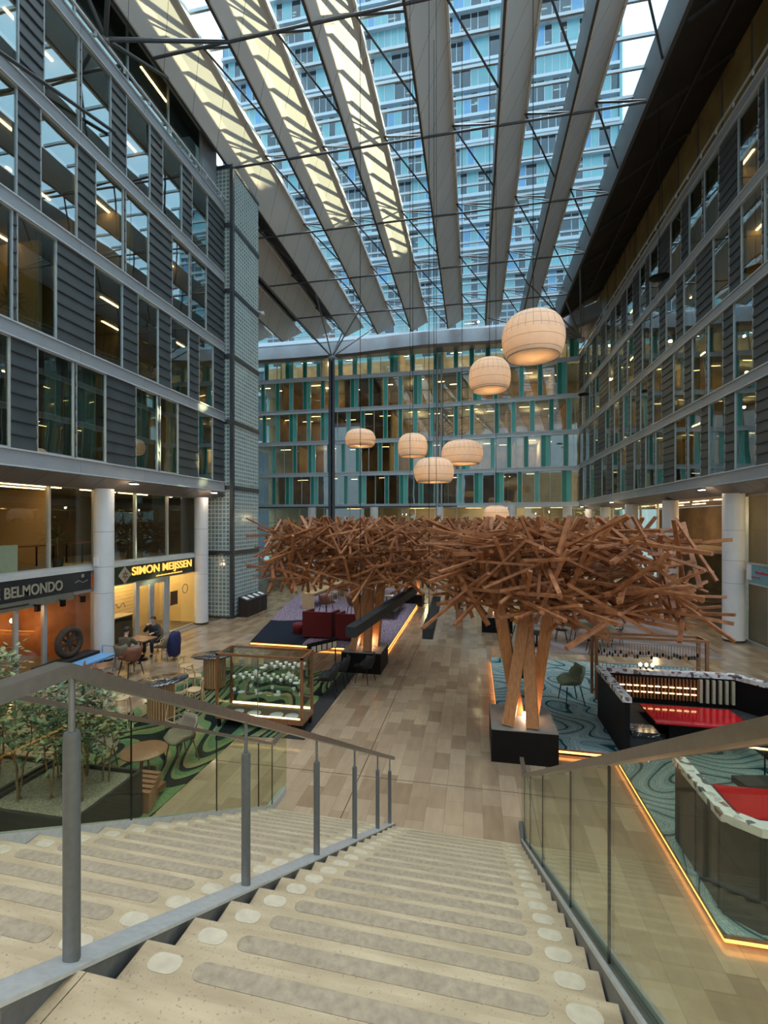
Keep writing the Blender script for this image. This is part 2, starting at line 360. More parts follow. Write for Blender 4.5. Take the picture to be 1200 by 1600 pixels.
# rugs
def rug(name, cols, scale, dist, sc=(1, 1, 1), dscale=1.2, bands='DIAGONAL'):
    m, t, b = newmat(name)
    wv = nd(t, 'ShaderNodeTexWave', wave_type='BANDS', bands_direction=bands); wv.inputs['Scale'].default_value = scale; wv.inputs['Distortion'].default_value = dist
    wv.inputs['Detail'].default_value = 1; wv.inputs['Detail Scale'].default_value = dscale
    L(t, coord(t, sc), wv.inputs['Vector'])
    r_ = nd(t, 'ShaderNodeValToRGB'); r_.color_ramp.interpolation = 'CONSTANT'; e = r_.color_ramp.elements
    while len(e) > 1: e.remove(e[-1])
    e[0].position = 0; e[0].color = (*cols[0][1], 1)
    for p, c in cols[1:]: x = e.new(p); x.color = (*c, 1)
    L(t, wv.outputs['Fac'], r_.inputs[0])
    n = nd(t, 'ShaderNodeTexNoise'); n.inputs['Scale'].default_value = 45; L(t, coord(t), n.inputs['Vector'])
    c = nd(t, 'ShaderNodeMix', data_type='RGBA', blend_type='MULTIPLY'); c.inputs[0].default_value = 0.5; L(t, r_.outputs[0], c.inputs[6])
    r2 = nd(t, 'ShaderNodeValToRGB'); r2.color_ramp.elements[0].position = 0.35; r2.color_ramp.elements[0].color = (0.5, 0.5, 0.5, 1); r2.color_ramp.elements[1].position = 0.65; r2.color_ramp.elements[1].color = (1.4, 1.4, 1.4, 1)
    L(t, n.outputs['Fac'], r2.inputs[0]); L(t, r2.outputs[0], c.inputs[7])
    L(t, c.outputs[2], b.inputs['Base Color']); b.inputs['Roughness'].default_value = 0.95; b.inputs['Specular IOR Level'].default_value = 0.1
def contour_rug(name, cols, nscale, rings, fine=0.0, sc=(1, 1, 1), dist=0.0):
    m, t, b = newmat(name)
    n = nd(t, 'ShaderNodeTexNoise'); n.inputs['Scale'].default_value = nscale; n.inputs['Detail'].default_value = 0.6; n.inputs['Distortion'].default_value = dist; L(t, coord(t, sc), n.inputs['Vector'])
    r_ = nd(t, 'ShaderNodeValToRGB'); r_.color_ramp.interpolation = 'CONSTANT'; e = r_.color_ramp.elements
    while len(e) > 1: e.remove(e[-1])
    e[0].position = 0; e[0].color = (*cols[0][1], 1)
    for p, c in cols[1:]: x = e.new(p); x.color = (*c, 1)
    v = math_(t, 'FRACT', math_(t, 'MULTIPLY', n.outputs['Fac'], rings)); L(t, v, r_.inputs[0]); out = r_.outputs[0]
    if fine:
        f = math_(t, 'LESS_THAN', math_(t, 'FRACT', math_(t, 'MULTIPLY', n.outputs['Fac'], rings * 7)), 0.3)
        out = mix(t, math_(t, 'MULTIPLY', f, fine), out, (0.05, 0.11, 0.12))
    n3 = nd(t, 'ShaderNodeTexNoise'); n3.inputs['Scale'].default_value = 45; L(t, coord(t), n3.inputs['Vector'])
    c = nd(t, 'ShaderNodeMix', data_type='RGBA', blend_type='MULTIPLY'); c.inputs[0].default_value = 0.5; L(t, out, c.inputs[6])
    r2 = nd(t, 'ShaderNodeValToRGB'); r2.color_ramp.elements[0].position = 0.35; r2.color_ramp.elements[0].color = (0.5, 0.5, 0.5, 1); r2.color_ramp.elements[1].position = 0.65; r2.color_ramp.elements[1].color = (1.4, 1.4, 1.4, 1)
    L(t, n3.outputs['Fac'], r2.inputs[0]); L(t, r2.outputs[0], c.inputs[7])
    L(t, c.outputs[2], b.inputs['Base Color']); b.inputs['Roughness'].default_value = 0.95; b.inputs['Specular IOR Level'].default_value = 0.1
contour_rug('rug_green', [(0, (0.010, 0.016, 0.014)), (0.22, (0.125, 0.185, 0.075)), (0.42, (0.24, 0.19, 0.09)), (0.6, (0.010, 0.016, 0.014)), (0.74, (0.085, 0.15, 0.075)), (0.88, (0.15, 0.19, 0.08))], 0.36, 8.0, 0.0, (1.9, 0.55, 1), 0.35)
contour_rug('rug_teal', [(0, (0.010, 0.055, 0.065)), (0.13, (0.24, 0.32, 0.32)), (0.5, (0.30, 0.37, 0.36)), (0.8, (0.18, 0.27, 0.28))], 0.5, 15.0, 0.4, (0.8, 1.1, 1), 0.6)
rug('rug_pink', [(0, (0.22, 0.17, 0.15)), (0.5, (0.27, 0.21, 0.185)), (0.75, (0.30, 0.25, 0.25))], 0.3, 6.0)
m, t, b = newmat('rug_purple')
n = nd(t, 'ShaderNodeTexNoise'); n.inputs['Scale'].default_value = 14; n.inputs['Detail'].default_value = 3; L(t, coord(t), n.inputs['Vector'])
n2 = nd(t, 'ShaderNodeTexNoise'); n2.inputs['Scale'].default_value = 0.28; n2.inputs['Detail'].default_value = 2; L(t, coord(t), n2.inputs['Vector'])
sx = nd(t, 'ShaderNodeSeparateXYZ'); L(t, nd(t, 'ShaderNodeTexCoord').outputs['Object'], sx.inputs[0])
lo = mix(t, math_(t, 'GREATER_THAN', n.outputs['Fac'], 0.47), (0.10, 0.075, 0.11), (0.33, 0.25, 0.32))
# plain dark border area along the near and left edge of the rug
e1 = math_(t, 'LESS_THAN', math_(t, 'ADD', sx.outputs['Y'], math_(t, 'MULTIPLY', n2.outputs['Fac'], 2.0)), -3.05)
e2 = math_(t, 'LESS_THAN', math_(t, 'ADD', sx.outputs['X'], n2.outputs['Fac']), 1.0)
L(t, mix(t, math_(t, 'MULTIPLY', e1, e2), lo, (0.018, 0.022, 0.035)), b.inputs['Base Color']); b.inputs['Roughness'].default_value = 0.95; b.inputs['Specular IOR Level'].default_value = 0.1
# dark stone with pale veins (table tops)
m, t, b = newmat('marble_dark')
n = nd(t, 'ShaderNodeTexNoise'); n.inputs['Scale'].default_value = 2.2; n.inputs['Detail'].default_value = 8; n.inputs['Distortion'].default_value = 1.6; L(t, coord(t, (1, 2.5, 1)), n.inputs['Vector'])
d = math_(t, 'LESS_THAN', math_(t, 'ABSOLUTE', math_(t, 'SUBTRACT', n.outputs['Fac'], 0.5)), 0.012)
L(t, mix(t, d, (0.02, 0.018, 0.02), (0.35, 0.32, 0.30)), b.inputs['Base Color']); b.inputs['Roughness'].default_value = 0.15
m, t, b = newmat('terrazzo')
vr = nd(t, 'ShaderNodeTexVoronoi'); vr.inputs['Scale'].default_value = 13; L(t, coord(t), vr.inputs['Vector'])
sx = nd(t, 'ShaderNodeSeparateColor'); L(t, vr.outputs['Color'], sx.inputs[0])
r_ = nd(t, 'ShaderNodeValToRGB'); r_.color_ramp.interpolation = 'CONSTANT'; e = r_.color_ramp.elements
e[0].position = 0; e[0].color = (0.62, 0.60, 0.60, 1); e[1].position = 0.5; e[1].color = (0.22, 0.13, 0.11, 1)
for p, c in ((0.62, (0.70, 0.66, 0.62)), (0.8, (0.09, 0.09, 0.12)), (0.88, (0.45, 0.42, 0.42))): x = e.new(p); x.color = (*c, 1)
L(t, sx.outputs[0], r_.inputs[0]); L(t, r_.outputs[0], b.inputs['Base Color']); b.inputs['Roughness'].default_value = 0.25
# ------------------------------------------------------------------ ground floor
G().prism([(-26, -8), (17, -8), (17, 50), (-26, 50)], -0.3, 0.0).build('floor', 'stone_floor', kind='structure')
G().box(10.75, 16.5, 21.6, 30.5, 0.002, 0.012).build('floor', 'asphalt_mat', kind='structure')
G().box(-26, -12.4, -8, 20.4, 0.0, 0.015).build('floor', 'room_floor', kind='structure')
# ------------------------------------------------------------------ side wings
ZB = [6.27, 9.72, 13.12, 16.52, 19.92]            # underside of the bands
ZT = [6.77, 10.17, 13.57, 16.97, 20.40]           # top of the bands
LW = [[(4.3, 5.5), (5.62, 6.8), (9.0, 10.12), (10.88, 12.11), (12.18, 13.37), (14.74, 15.95), (16.06, 17.22), (18.62, 19.81)],
      [(3.2, 4.4), (7.2, 8.4), (9.05, 10.19), (10.29, 11.51), (12.87, 14.12), (14.84, 15.99), (16.72, 17.96), (18.67, 19.86)],
      [(3.7, 4.9), (5.0, 6.2), (9.1, 10.31), (10.98, 12.23), (12.92, 14.16), (14.24, 15.45), (16.8, 18.01), (18.07, 19.28)],
      [(4.3, 5.5), (7.0, 8.2), (9.16, 10.36), (11.08, 12.3), (12.36, 13.59), (14.27, 15.52), (16.21, 17.47), (18.15, 19.38)]]
RW = [[(16.0, 17.3), (18.36, 19.71), (20.4, 21.7), (22.36, 23.64), (23.77, 25.02), (26.43, 27.5), (27.67, 28.98), (29.7, 30.92), (32.38, 33.57), (34.2, 35.4), (36.9, 38.2), (40.6, 41.9), (43.2, 44.4)],
      [(15.9, 17.1), (18.53, 19.8), (20.53, 21.77), (21.88, 23.2), (23.97, 25.2), (26.6, 27.85), (28.58, 29.81), (30.55, 31.6), (31.9, 33.0), (33.85, 35.0), (35.96, 37.2), (39.3, 40.5), (42.1, 43.2), (44.3, 45.4)],
      [(16.65, 17.9), (18.0, 19.3), (20.08, 21.35), (22.8, 24.05), (24.85, 26.1), (26.93, 28.1), (28.3, 29.5), (30.98, 32.2), (32.95, 34.1), (35.1, 36.3), (38.9, 40.1), (40.95, 42.1), (43.6, 44.8)],
      [(16.6, 17.85), (18.2, 19.5), (20.85, 22.1), (22.22, 23.5), (24.3, 25.55), (27.1, 28.3), (28.95, 29.92), (31.1, 32.3), (33.4, 34.7), (35.9, 37.1), (38.5, 39.7), (41.1, 42.3), (43.0, 44.2)]]
WN = [0]
def window(x, sg, y0, y1, z0, z1, gl='glass_window'):
    WN[0] += 1
    w_ = thing('window_%d' % WN[0], (x, (y0 + y1) / 2, z0), kind='structure')
    f = G(); a = 0.032; d0, d1 = sorted((x - 0.05 * sg, x + 0.035 * sg))
    f.box(d0, d1, y0, y0 + a, z0, z1).box(d0, d1, y1 - a, y1, z0, z1).box(d0, d1, y0 + a, y1 - a, z0, z0 + a).box(d0, d1, y0 + a, y1 - a, z1 - a, z1)
    f.build('window_frame', 'frame_alu', w_)
    g0, g1 = sorted((x - 0.0 * sg, x - 0.015 * sg))
    G().box(g0, g1, y0 + a, y1 - a, z0 + a, z1 - a).build('window_pane', gl, w_)
def wing(side, x, sg, rows, ya, yb):
    for k, wins in enumerate(rows):
        z0, z1 = ZT[k], ZB[k + 1]
        g = G(); cur = ya
        edges = sorted(wins) + [(yb, yb)]
        nb = 8; h = (z1 - z0) / nb
        for a, b_ in edges:
            if a - cur > 0.03:
                seams = [cur, a] if a - cur < 1.6 else [cur, cur + (a - cur) / 2, a]
                for s0, s1 in zip(seams, seams[1:]):
                    for i in range(nb):
                        zb, zt = z0 + i * h, z0 + (i + 1) * h
                        xo, xi, xw = x + 0.045 * sg, x + 0.0 * sg, x - 0.16 * sg
                        pl = [(xw, zb), (xo, zb), (xo, zb + 0.03), (xi, zt), (xw, zt)]
                        if sg < 0: pl = pl[::-1]
                        g.prism_y(pl, s0 + 0.004, s1 - 0.004)
            cur = b_
        g.build('wall_' + side, 'clad_dark', kind='structure')
        for a, b_ in wins: window(x, sg, a, b_, z0, z1)
    for k in range(5):
        g = G(); z0, z1 = ZB[k], ZT[k]
        x0, x1 = sorted((x - 0.25 * sg, x + 0.06 * sg)); n = int((yb - ya) / 2.5)
        for i in range(n):
            a = ya + (yb - ya) * i / n; b_ = ya + (yb - ya) * (i + 1) / n
            g.box(x0, x1, a + 0.006, b_ - 0.006, z0, z1)
        for zz in (z0, z1 - 0.05):
            e0, e1 = sorted((x + 0.061 * sg, x + 0.10 * sg)); g.box(e0, e1, ya, yb, zz, zz + 0.04, 1)
        if k == 4:
            e0, e1 = sorted((x + 0.13 * sg, x + 0.20 * sg)); g.box(e0, e1, ya, yb, z1 + 0.16, z1 + 0.22, 1)
            yy = ya + 0.5
            while yy < yb: g.box(e0, e1, yy, yy + 0.04, z1, z1 + 0.17, 1); yy += 1.25
        g.build('trim_%d' % (k + 1 + (10 if sg < 0 else 0)), ['band_grey', 'lip_white'], kind='structure')
    # slanting soffit below the first band
    g = G(); yy = ya; xo, xi = x + 0.14 * sg, x - 0.55 * sg
    while yy < yb - 0.01:
        y2 = min(yb, yy + 1.02); xb = x - 0.62 * sg
        pl = [(xo, 6.25), (xi, 5.90), (xb, 6.0), (xb, 6.25)]
        if sg > 0: pl = pl[::-1]
        g.prism_y(pl, yy + 0.008, y2 - 0.008); yy = y2
    g.build('ceiling', 'soffit_panel', kind='structure')
wing('left', -12.1, 1, LW, 1.0, 20.8)
wing('right', 9.75, -1, RW, 14.0, 46.0)
def bld(x0, x1, y0, y1, z0, z1, mt, nm):
    return G().box(*sorted((x0, x1)), y0, y1, z0, z1).build(nm, mt, kind='structure')
# end wall of the left wing, wall behind glass block tower
bld(-18, -12.12, 20.3, 20.8, 6.0, 20.4, 'clad_dark', 'wall_end')
bld(-18, -13.6, 20.3, 20.8, 0, 6.0, 'soffit_panel', 'wall_end')
bld(-26, -13.7, 20.9, 24.0, 20.4, 24.2, 'band_grey', 'wall_end')
# storeys behind the windows: floors, back walls, cross walls
def storeys(xa, xb, y0, y1, sg, cross, warm='room_warm', seed=1):
    rr_ = random.Random(seed)
    for k in range(5):
        zt = ZT[k] - 0.06
        g = G(); g.box(*sorted((xa, xb)), y0, y1, ZB[k] + 0.05, zt); g.build('floor', 'room_ceiling', kind='structure')
    for k in range(4):
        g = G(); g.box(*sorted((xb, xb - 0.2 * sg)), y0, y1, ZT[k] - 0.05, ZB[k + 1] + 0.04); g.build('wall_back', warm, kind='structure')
        for c_ in cross:
            c2 = c_ + rr_.choice((-1.2, 0, 1.2))
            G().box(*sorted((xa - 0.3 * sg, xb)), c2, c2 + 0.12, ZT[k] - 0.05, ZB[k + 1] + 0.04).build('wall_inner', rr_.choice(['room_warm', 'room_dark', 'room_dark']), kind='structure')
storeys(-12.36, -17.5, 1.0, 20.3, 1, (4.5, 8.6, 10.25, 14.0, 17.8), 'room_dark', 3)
storeys(10.01, 15.0, 14.0, 46.0, -1, (17.4, 19.7, 22.3, 25.7, 28.4, 31.5, 35.4, 38.5, 42.5), 'room_warm', 5)
# ceiling strip lights
strip0 = G().box(-0.035, 0.035, -0.8, 0.8, -0.03, 0).build('strip_light', 'strip_light', local=True)
tag(strip0, 'x', 'ceiling light'); us = []
def strips(pts, label, group, rz=0, sc=1):
    for (x, y, z) in pts:
        o = place(strip0, us, (x, y, z), rz, label, group); o.scale = (1, sc, 1)
for k, ys in enumerate([(9.6, 12.6, 15.6, 17.2), (5.2, 9.5, 10.9, 13.5, 15.6, 17.4, 19), (4.4, 9.8, 11.4, 13.4, 15.2, 17.3, 18.8), (5, 9.6, 12.0, 14.9, 16.8, 18.7)]):
    strips([(-13.6 - (i % 2) * 1.6, y, ZB[k + 1] + 0.048) for i, y in enumerate(ys)], 'slim warm ceiling strip light behind the %s row of windows in the left grey facade' % ('lowest', 'second', 'third', 'top')[k], 'strip lights in the %s row of the left facade' % ('lowest', 'second', 'third', 'top')[k])
for k in range(4):
    rr_ = random.Random(20 + k)
    strips([(11.2 + 1.3 * (i % 2), 17.0 + 2.35 * i + rr_.uniform(-.5, .5), ZB[k + 1] + 0.048) for i in range(12)], 'slim warm ceiling strip light behind the %s row of windows in the right grey facade' % ('lowest', 'second', 'third', 'top')[k], 'strip lights in the %s row of the right facade' % ('lowest', 'second', 'third', 'top')[k])
# curtains
def curtain(x, y0, y1, z0, z1, mt, label, group):
    vs = []; n = int((y1 - y0) / 0.035); n = max(8, n)
    for i in range(n + 1):
        y = y0 + (y1 - y0) * i / n; xx = x + 0.03 * math.sin(i * 1.4) + 0.012 * math.sin(i * 3.7)
        vs += [(xx, y, z0), (xx, y, z1), (xx - 0.012, y, z1), (xx - 0.012, y, z0)]
    fs = []
    for i in range(n):
        a = 4 * i; b_ = a + 4
        fs += [(a, b_, b_ + 1, a + 1), (a + 1, b_ + 1, b_ + 2, a + 2), (a + 2, b_ + 2, b_ + 3, a + 3), (a + 3, b_ + 3, b_, a)]
    g = G(); g.add(vs, fs, 0, True); o = g.build('curtain', mt); tag(o, label, 'curtain', group)
zA, zB_ = ZT[0] - 0.06, ZB[1] - 0.05
for a, b_ in ((11.5, 12.1), (12.2, 13.4), (14.74, 15.95), (18.62, 19.3)):
    curtain(-12.5, a, b_, zA, zB_, 'curtain_teal', 'sheer grey green curtain behind a lowest row window of the left facade', 'grey curtains in the left facade')
for a, b_ in ((20.4, 20.9), (22.36, 23.6), (26.5, 27.5), (27.7, 28.9), (29.8, 30.9), (34.2, 35.4), (40.6, 41.9)):
    curtain(10.3, a, b_, zA, zB_, 'curtain_cream', 'cream curtain behind a lowest row window of the right facade', 'cream curtains in the right facade')
for k, (a, b_) in ((1, (19.0, 19.7)), (1, (23.97, 25.2)), (3, (20.9, 23.4)), (3, (24.4, 25.5)), (3, (27.2, 28.2)), (2, (28.3, 29.5)), (3, (31.1, 32.3))):
    curtain(10.4, a, b_, ZT[k] - 0.06, ZB[k + 1] - 0.05, 'curtain_teal', 'pale green curtain behind an upper window of the right facade', 'green curtains in the right facade')
# ledge lamps
lamp0 = G().box(-0.09, 0.09, -0.16, 0.16, 0.0, 0.06).build('wall_lamp', 'steel_mid', local=True)
tag(lamp0, 'x', 'lamp')
lens = G().box(-0.075, 0.075, -0.14, 0.14, -0.015, 0.0).build('lens', 'spot_white', lamp0, local=True)
lp = bpy.data.lights.new('lamp_beam', 'POINT'); lp.energy = 12; lp.color = (1, 0.75, 0.5); lp.shadow_soft_size = 0.08
lpo = bpy.data.objects.new('lamp_beam', lp); COL.objects.link(lpo); lpo.parent = lamp0; lpo.location = (0, 0, -0.12)
ul = []
for x, y, lb in ((-11.78, 14.3, 'small bright lamp under the left facade ledge, nearer the first white column'), (-11.78, 19.4, 'small bright lamp under the left facade ledge, at the corner by the glass block tower'),
              (9.43, 21.6, 'small bright lamp under the right facade ledge, beside the nearest white column'), (9.43, 34.5, 'small bright lamp under the right facade ledge, in its middle'), (9.43, 43.5, 'small bright lamp under the right facade ledge, at its far end')):
    place(lamp0, ul, (x, y, 6.13), 0, lb)
# columns
def column(x, y, r, z1, label):
    c_ = thing('column', (x, y, 0), label, 'column', 'white round columns'); 
    G().lathe([(r * 0.93, 0), (r * 0.93, 0.09)], (x, y, 0), 32).build('base_ring', 'soffit_dark', c_)
    zs = [0.09, 2.35, 3.25, 4.45, z1]
    g = G()
    for a, b_ in zip(zs, zs[1:]):
        if b_ > a: g.lathe([(r, a + 0.006), (r, b_ - 0.006)], (x, y, 0), 36); g.lathe([(r - 0.012, a - 0.006), (r - 0.012, a + 0.006)], (x, y, 0), 36, 1)
    g.build('shaft', ['column_white', 'soffit_panel'], c_); return c_
column(-12.55, 8.0, 0.31, 5.93, 'white round column of the left wing, nearest the camera')
c1 = column(-12.55, 13.8, 0.31, 5.93, 'white round column between the dark and the glowing shop sign')
c2 = column(-12.55, 19.6, 0.31, 5.93, 'white round column beside the glass block tower')
for i, y in enumerate((20.85, 26.9, 33.0, 39.2, 44.2)):
    column(10.25, y, 0.38, 5.93, ('nearest', 'second', 'third', 'fourth', 'farthest')[i] + ' white round column along the right wing')
for x, nm in ((-16.85, 'leftmost'), (-10.1, 'second from left'), (-3.4, 'middle'), (3.7, 'fourth'), (8.8, 'rightmost')):
    column(x, 46.6, 0.42, 6.3, nm + ' white round column under the far glass facade')
g = G().box(-12.62, -12.48, 13.42, 13.50, 3.3, 3.6); g.build('sensor_box', 'white_plastic', c1)
g = G().box(10.45, 11.0, 20.1, 20.35, 2.55, 3.15); g.build('bracket_box', 'white_plastic', None, kind='structure')
# left shop fronts
XS = -12.9
def front(x, sg, y0, y1, z0, z1, cuts, gl='glass_shop', fr='frame_alu', a=0.06):
    WN[0] += 1; w_ = thing('window_%d' % WN[0], (x, (y0 + y1) / 2, z0), kind='structure')
    f = G(); d0, d1 = x - 0.06, x + 0.06
    for c_ in [y0 + a / 2, y1 - a / 2] + list(cuts): f.box(d0, d1, c_ - a / 2, c_ + a / 2, z0 + a, z1 - a)
    f.box(d0, d1, y0, y1, z0, z0 + a).box(d0, d1, y0, y1, z1 - a, z1)
    f.build('window_frame', fr, w_)
    es = [y0 + a] + [v for c_ in cuts for v in (c_ - a / 2, c_ + a / 2)] + [y1 - a]
    for i in range(0, len(es), 2): G().box(x - 0.008, x + 0.008, es[i], es[i + 1], z0 + a, z1 - a).build('window_pane', gl, w_)
front(XS, 1, 1.0, 13.75, 3.3, 5.95, (4, 7.5, 10.0, 12.0))
front(XS, 1, 13.85, 19.85, 3.3, 5.95, (15.7, 17.6))
front(XS, 1, 1.0, 13.75, 0.0, 2.5, (4, 8.5, 10.95, 11.85), a=0.1)
front(XS, 1, 13.85, 15.75, 0.0, 2.5, ())
front(XS, 1, 17.65, 19.85, 0.0, 2.5, ())
bld(-12.98, -12.72, 1.0, 20.2, 3.14, 3.3, 'lip_white', 'trim_21')
# doors of the bright shop
d_ = thing('door_1', (XS, 16.7, 0), kind='structure')
g = G()
for y0, y1 in ((15.78, 16.62), (16.64, 17.5)):
    for a, b_ in ((y0, y0 + 0.13), (y1 - 0.13, y1)): g.box(XS - 0.04, XS + 0.04, a, b_, 0, 2.4)
    g.box(XS - 0.04, XS + 0.04, y0 + 0.13, y1 - 0.13, 0, 0.16).box(XS - 0.04, XS + 0.04, y0 + 0.13, y1 - 0.13, 2.26, 2.4)
g.box(XS - 0.05, XS + 0.05, 15.76, 17.64, 2.4, 2.5).box(XS - 0.05, XS + 0.05, 17.5, 17.64, 0, 2.4)
g.build('door_frame', 'frame_alu', d_)
for y0, y1 in ((15.91, 16.49), (16.77, 17.37)): G().box(XS - 0.006, XS + 0.006, y0, y1, 0.16, 2.26).build('door_pane', 'glass_shop', d_)
G().tube([(XS + 0.09, 16.56, 0.95), (XS + 0.09, 16.56, 1.35)], 0.014).build('door_handle', 'steel_mid', d_)
# shop interiors
bld(-18, XS - 0.1, 1.0, 20.3, 2.9, 3.25, 'room_ceiling', 'floor')
bld(-18, -12.98, 1.0, 20.3, 5.95, 6.2, 'room_ceiling', 'ceiling')
bld(-16.2, -16.0, 1.0, 13.7, 0, 2.9, 'shop_orange', 'wall_back')
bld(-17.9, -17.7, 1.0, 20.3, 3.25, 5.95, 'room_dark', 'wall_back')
bld(-16.2, -13.0, 13.72, 13.86, 0, 2.9, 'shop_orange', 'wall_inner')
bld(-15.2, -15.0, 13.86, 20.3, 0, 2.9, 'shop_cream', 'wall_back')
bld(-15.0, -13.05, 19.9, 20.1, 0, 2.9, 'shop_cream', 'wall_inner')
bld(-14.3, -13.7, 13.95, 16.55, 0.015, 1.0, 'bin_dark', 'wall_counter')
bld(-14.35, -13.65, 13.9, 16.6, 1.0, 1.04, 'strip_pale', 'wall_counter')
bld(-17.7, -13.1, 7.0, 7.15, 3.25, 5.95, 'room_dark', 'wall_inner')
bld(-17.7, -15.0, 13.9, 14.05, 3.25, 5.95, 'room_warm', 'wall_inner')
g = G()
for z in [0.3 + 0.16 * i for i in range(14)]: g.box(-15.0, -14.985, 16.6, 18.2, z, z + 0.012)
g.build('wall_planks', 'oak_slat', kind='structure')
for i, (y, z) in enumerate(((14.6, 1.7), (14.4, 1.35))):
    pass
def text(s, size, mt, loc, rot, parent=None, name='lettering', ext=0.012, sx=1.0, fit=None):
    cu = bpy.data.curves.new(name, 'FONT'); cu.body = s; cu.size = size; cu.extrude = ext; cu.align_x = 'CENTER'; cu.align_y = 'CENTER'; cu.offset = size * 0.018
    tmp = bpy.data.objects.new('tmp', cu); COL.objects.link(tmp); bpy.context.view_layer.update()
    me = bpy.data.meshes.new_from_object(tmp.evaluated_get(bpy.context.evaluated_depsgraph_get())); bpy.data.objects.remove(tmp)
    me.materials.clear(); me.materials.append(MAT[mt])
    off = ORG[parent.name] if parent else Vector((0, 0, 0))
    if fit:
        xs = [v.co.x for v in me.vertices]; ys = [v.co.y for v in me.vertices]; kx = fit[0] / (max(xs) - min(xs)); ky = fit[1] / (max(ys) - min(ys)); mx_ = (max(xs) + min(xs)) / 2; my_ = (max(ys) + min(ys)) / 2
        for v in me.vertices: v.co.x = (v.co.x - mx_) * kx; v.co.y = (v.co.y - my_) * ky
    # one mesh per letter
    n = len(me.vertices); par = list(range(n))
    def root(i):
        while par[i] != i: par[i] = par[par[i]]; i = par[i]
        return i
    for e_ in me.edges:
        a, b_ = root(e_.vertices[0]), root(e_.vertices[1])
        if a != b_: par[a] = b_
    isl = {}
    for pl in me.polygons: isl.setdefault(root(pl.vertices[0]), []).append(tuple(pl.vertices))
    for fs in isl.values():
        ids = sorted({i for f in fs for i in f}); mp_ = {i: j for j, i in enumerate(ids)}
        m2 = bpy.data.meshes.new('letter'); m2.from_pydata([tuple(me.vertices[i].co) for i in ids], [], [[mp_[i] for i in f] for f in fs]); m2.materials.append(MAT[mt])
        o = bpy.data.objects.new('letter', m2); COL.objects.link(o)
        if parent: o.parent = parent
        o.location = Vector(loc) - off; o.rotation_euler = rot; o.scale = (sx, 1, 1)
RL = (PI / 2, 0, PI / 2)      # reads from +X
s = thing('shop_sign', (-12.78, 16.9, 2.5), 'dark green shop sign board with glowing yellow letters above the bright shop', 'sign')
G().box(-12.84, -12.74, 14.1, 19.75, 2.5, 3.13).build('board', 'sign_green', s)
text('SIMON MEIJSSEN', 0.56, 'sign_glow', (-12.725, 17.22, 2.86), RL, s, fit=(3.75, 0.42))
g = G()
for i in range(24): g.box(-12.735, -12.72, 16.7 + i * 0.072, 16.75 + i * 0.072, 2.56, 2.595 + 0.01 * (i % 3))
g.build('small_print', 'sign_glow', s)
g = G(); yc, zc = 14.98, 2.81
g.add([(-12.72, yc - 0.32, zc), (-12.72, yc, zc - 0.32), (-12.72, yc + 0.32, zc), (-12.72, yc, zc + 0.32), (-12.74, yc - 0.32, zc), (-12.74, yc, zc - 0.32), (-12.74, yc + 0.32, zc), (-12.74, yc, zc + 0.32)],
      [(0, 1, 2, 3), (0, 4, 5, 1), (1, 5, 6, 2), (2, 6, 7, 3), (3, 7, 4, 0)])
g.build('emblem', 'strip_pale', s)
g = G()
for q in range(6):
    a = q * PI / 3; g.tube([(-12.712, yc + 0.05 * math.cos(a), zc + 0.05 * math.sin(a)), (-12.712, yc + 0.15 * math.cos(a + .5), zc + 0.15 * math.sin(a + .5))], 0.02, 6)
g.build('emblem_motif', 'brown_leather', s)
s = thing('shop_sign', (-12.78, 8.6, 2.3), 'dark navy shop sign board with grey capital letters above the orange shop', 'sign')
G().box(-12.84, -12.74, 3.4, 13.45, 2.52, 3.13).build('board', 'sign_dark', s)
G().box(-12.86, -12.72, 3.4, 12.75, 2.28, 2.52).build('lower_strip', 'sign_strip', s)
text('E BELMONDO', 0.56, 'letter_grey', (-12.725, 11.28, 2.80), RL, s, fit=(2.1, 0.32))
g = G(); g.box(-12.715, -12.705, 10.0, 11.2, 2.38, 2.42); g.build('small_print', 'letter_dark', s)
g = G(); g.box(-12.735, -12.725, 13.05, 13.15, 2.95, 3.06).tube([(-12.73, 12.8, 2.80), (-12.73, 12.95, 2.86), (-12.73, 13.1, 2.78), (-12.73, 13.3, 2.84)], 0.012, 6); g.build('small_emblem', 'letter_grey', s)
sp0 = G().box(-0.05, 0.05, -0.06, 0.06, -0.2, 0.0).build('spotlight', 'black_matte', local=True); tag(sp0, 'x', 'lamp')
q = G().bar((0.0, 0, -0.02), (-0.15, 0, 0.0), 0.02).build('arm', 'black_matte', sp0, local=True)
usp = []
for y, lb in ((10.15, 'leftmost'), (11.35, 'second'), (12.2, 'third'), (12.95, 'rightmost')):
    place(sp0, usp, (-12.58, y, 2.36), 0, lb + ' of the four small black spotlights under the navy sign')
for y, lb in ((10.3, 'left'), (12.5, 'right')):
    f = thing('framed_picture', (-15.97, y, 1.3), 'dark framed picture on the orange wall, the %s one' % lb, 'picture')
    G().box(-15.98, -15.94, y - 0.35, y + 0.35, 1.2, 2.2).build('frame', 'walnut', f)
    G().box(-15.94, -15.935, y - 0.28, y + 0.28, 1.28, 2.12).build('print', 'poster_paper', f)
def pt(loc, e, col=(1, 0.7, 0.4), r=0.12, name='room_light'):
    l = bpy.data.lights.new(name, 'POINT'); l.energy = e; l.color = col; l.shadow_soft_size = r
    o = bpy.data.objects.new(name, l); COL.objects.link(o); o.location = loc; return o
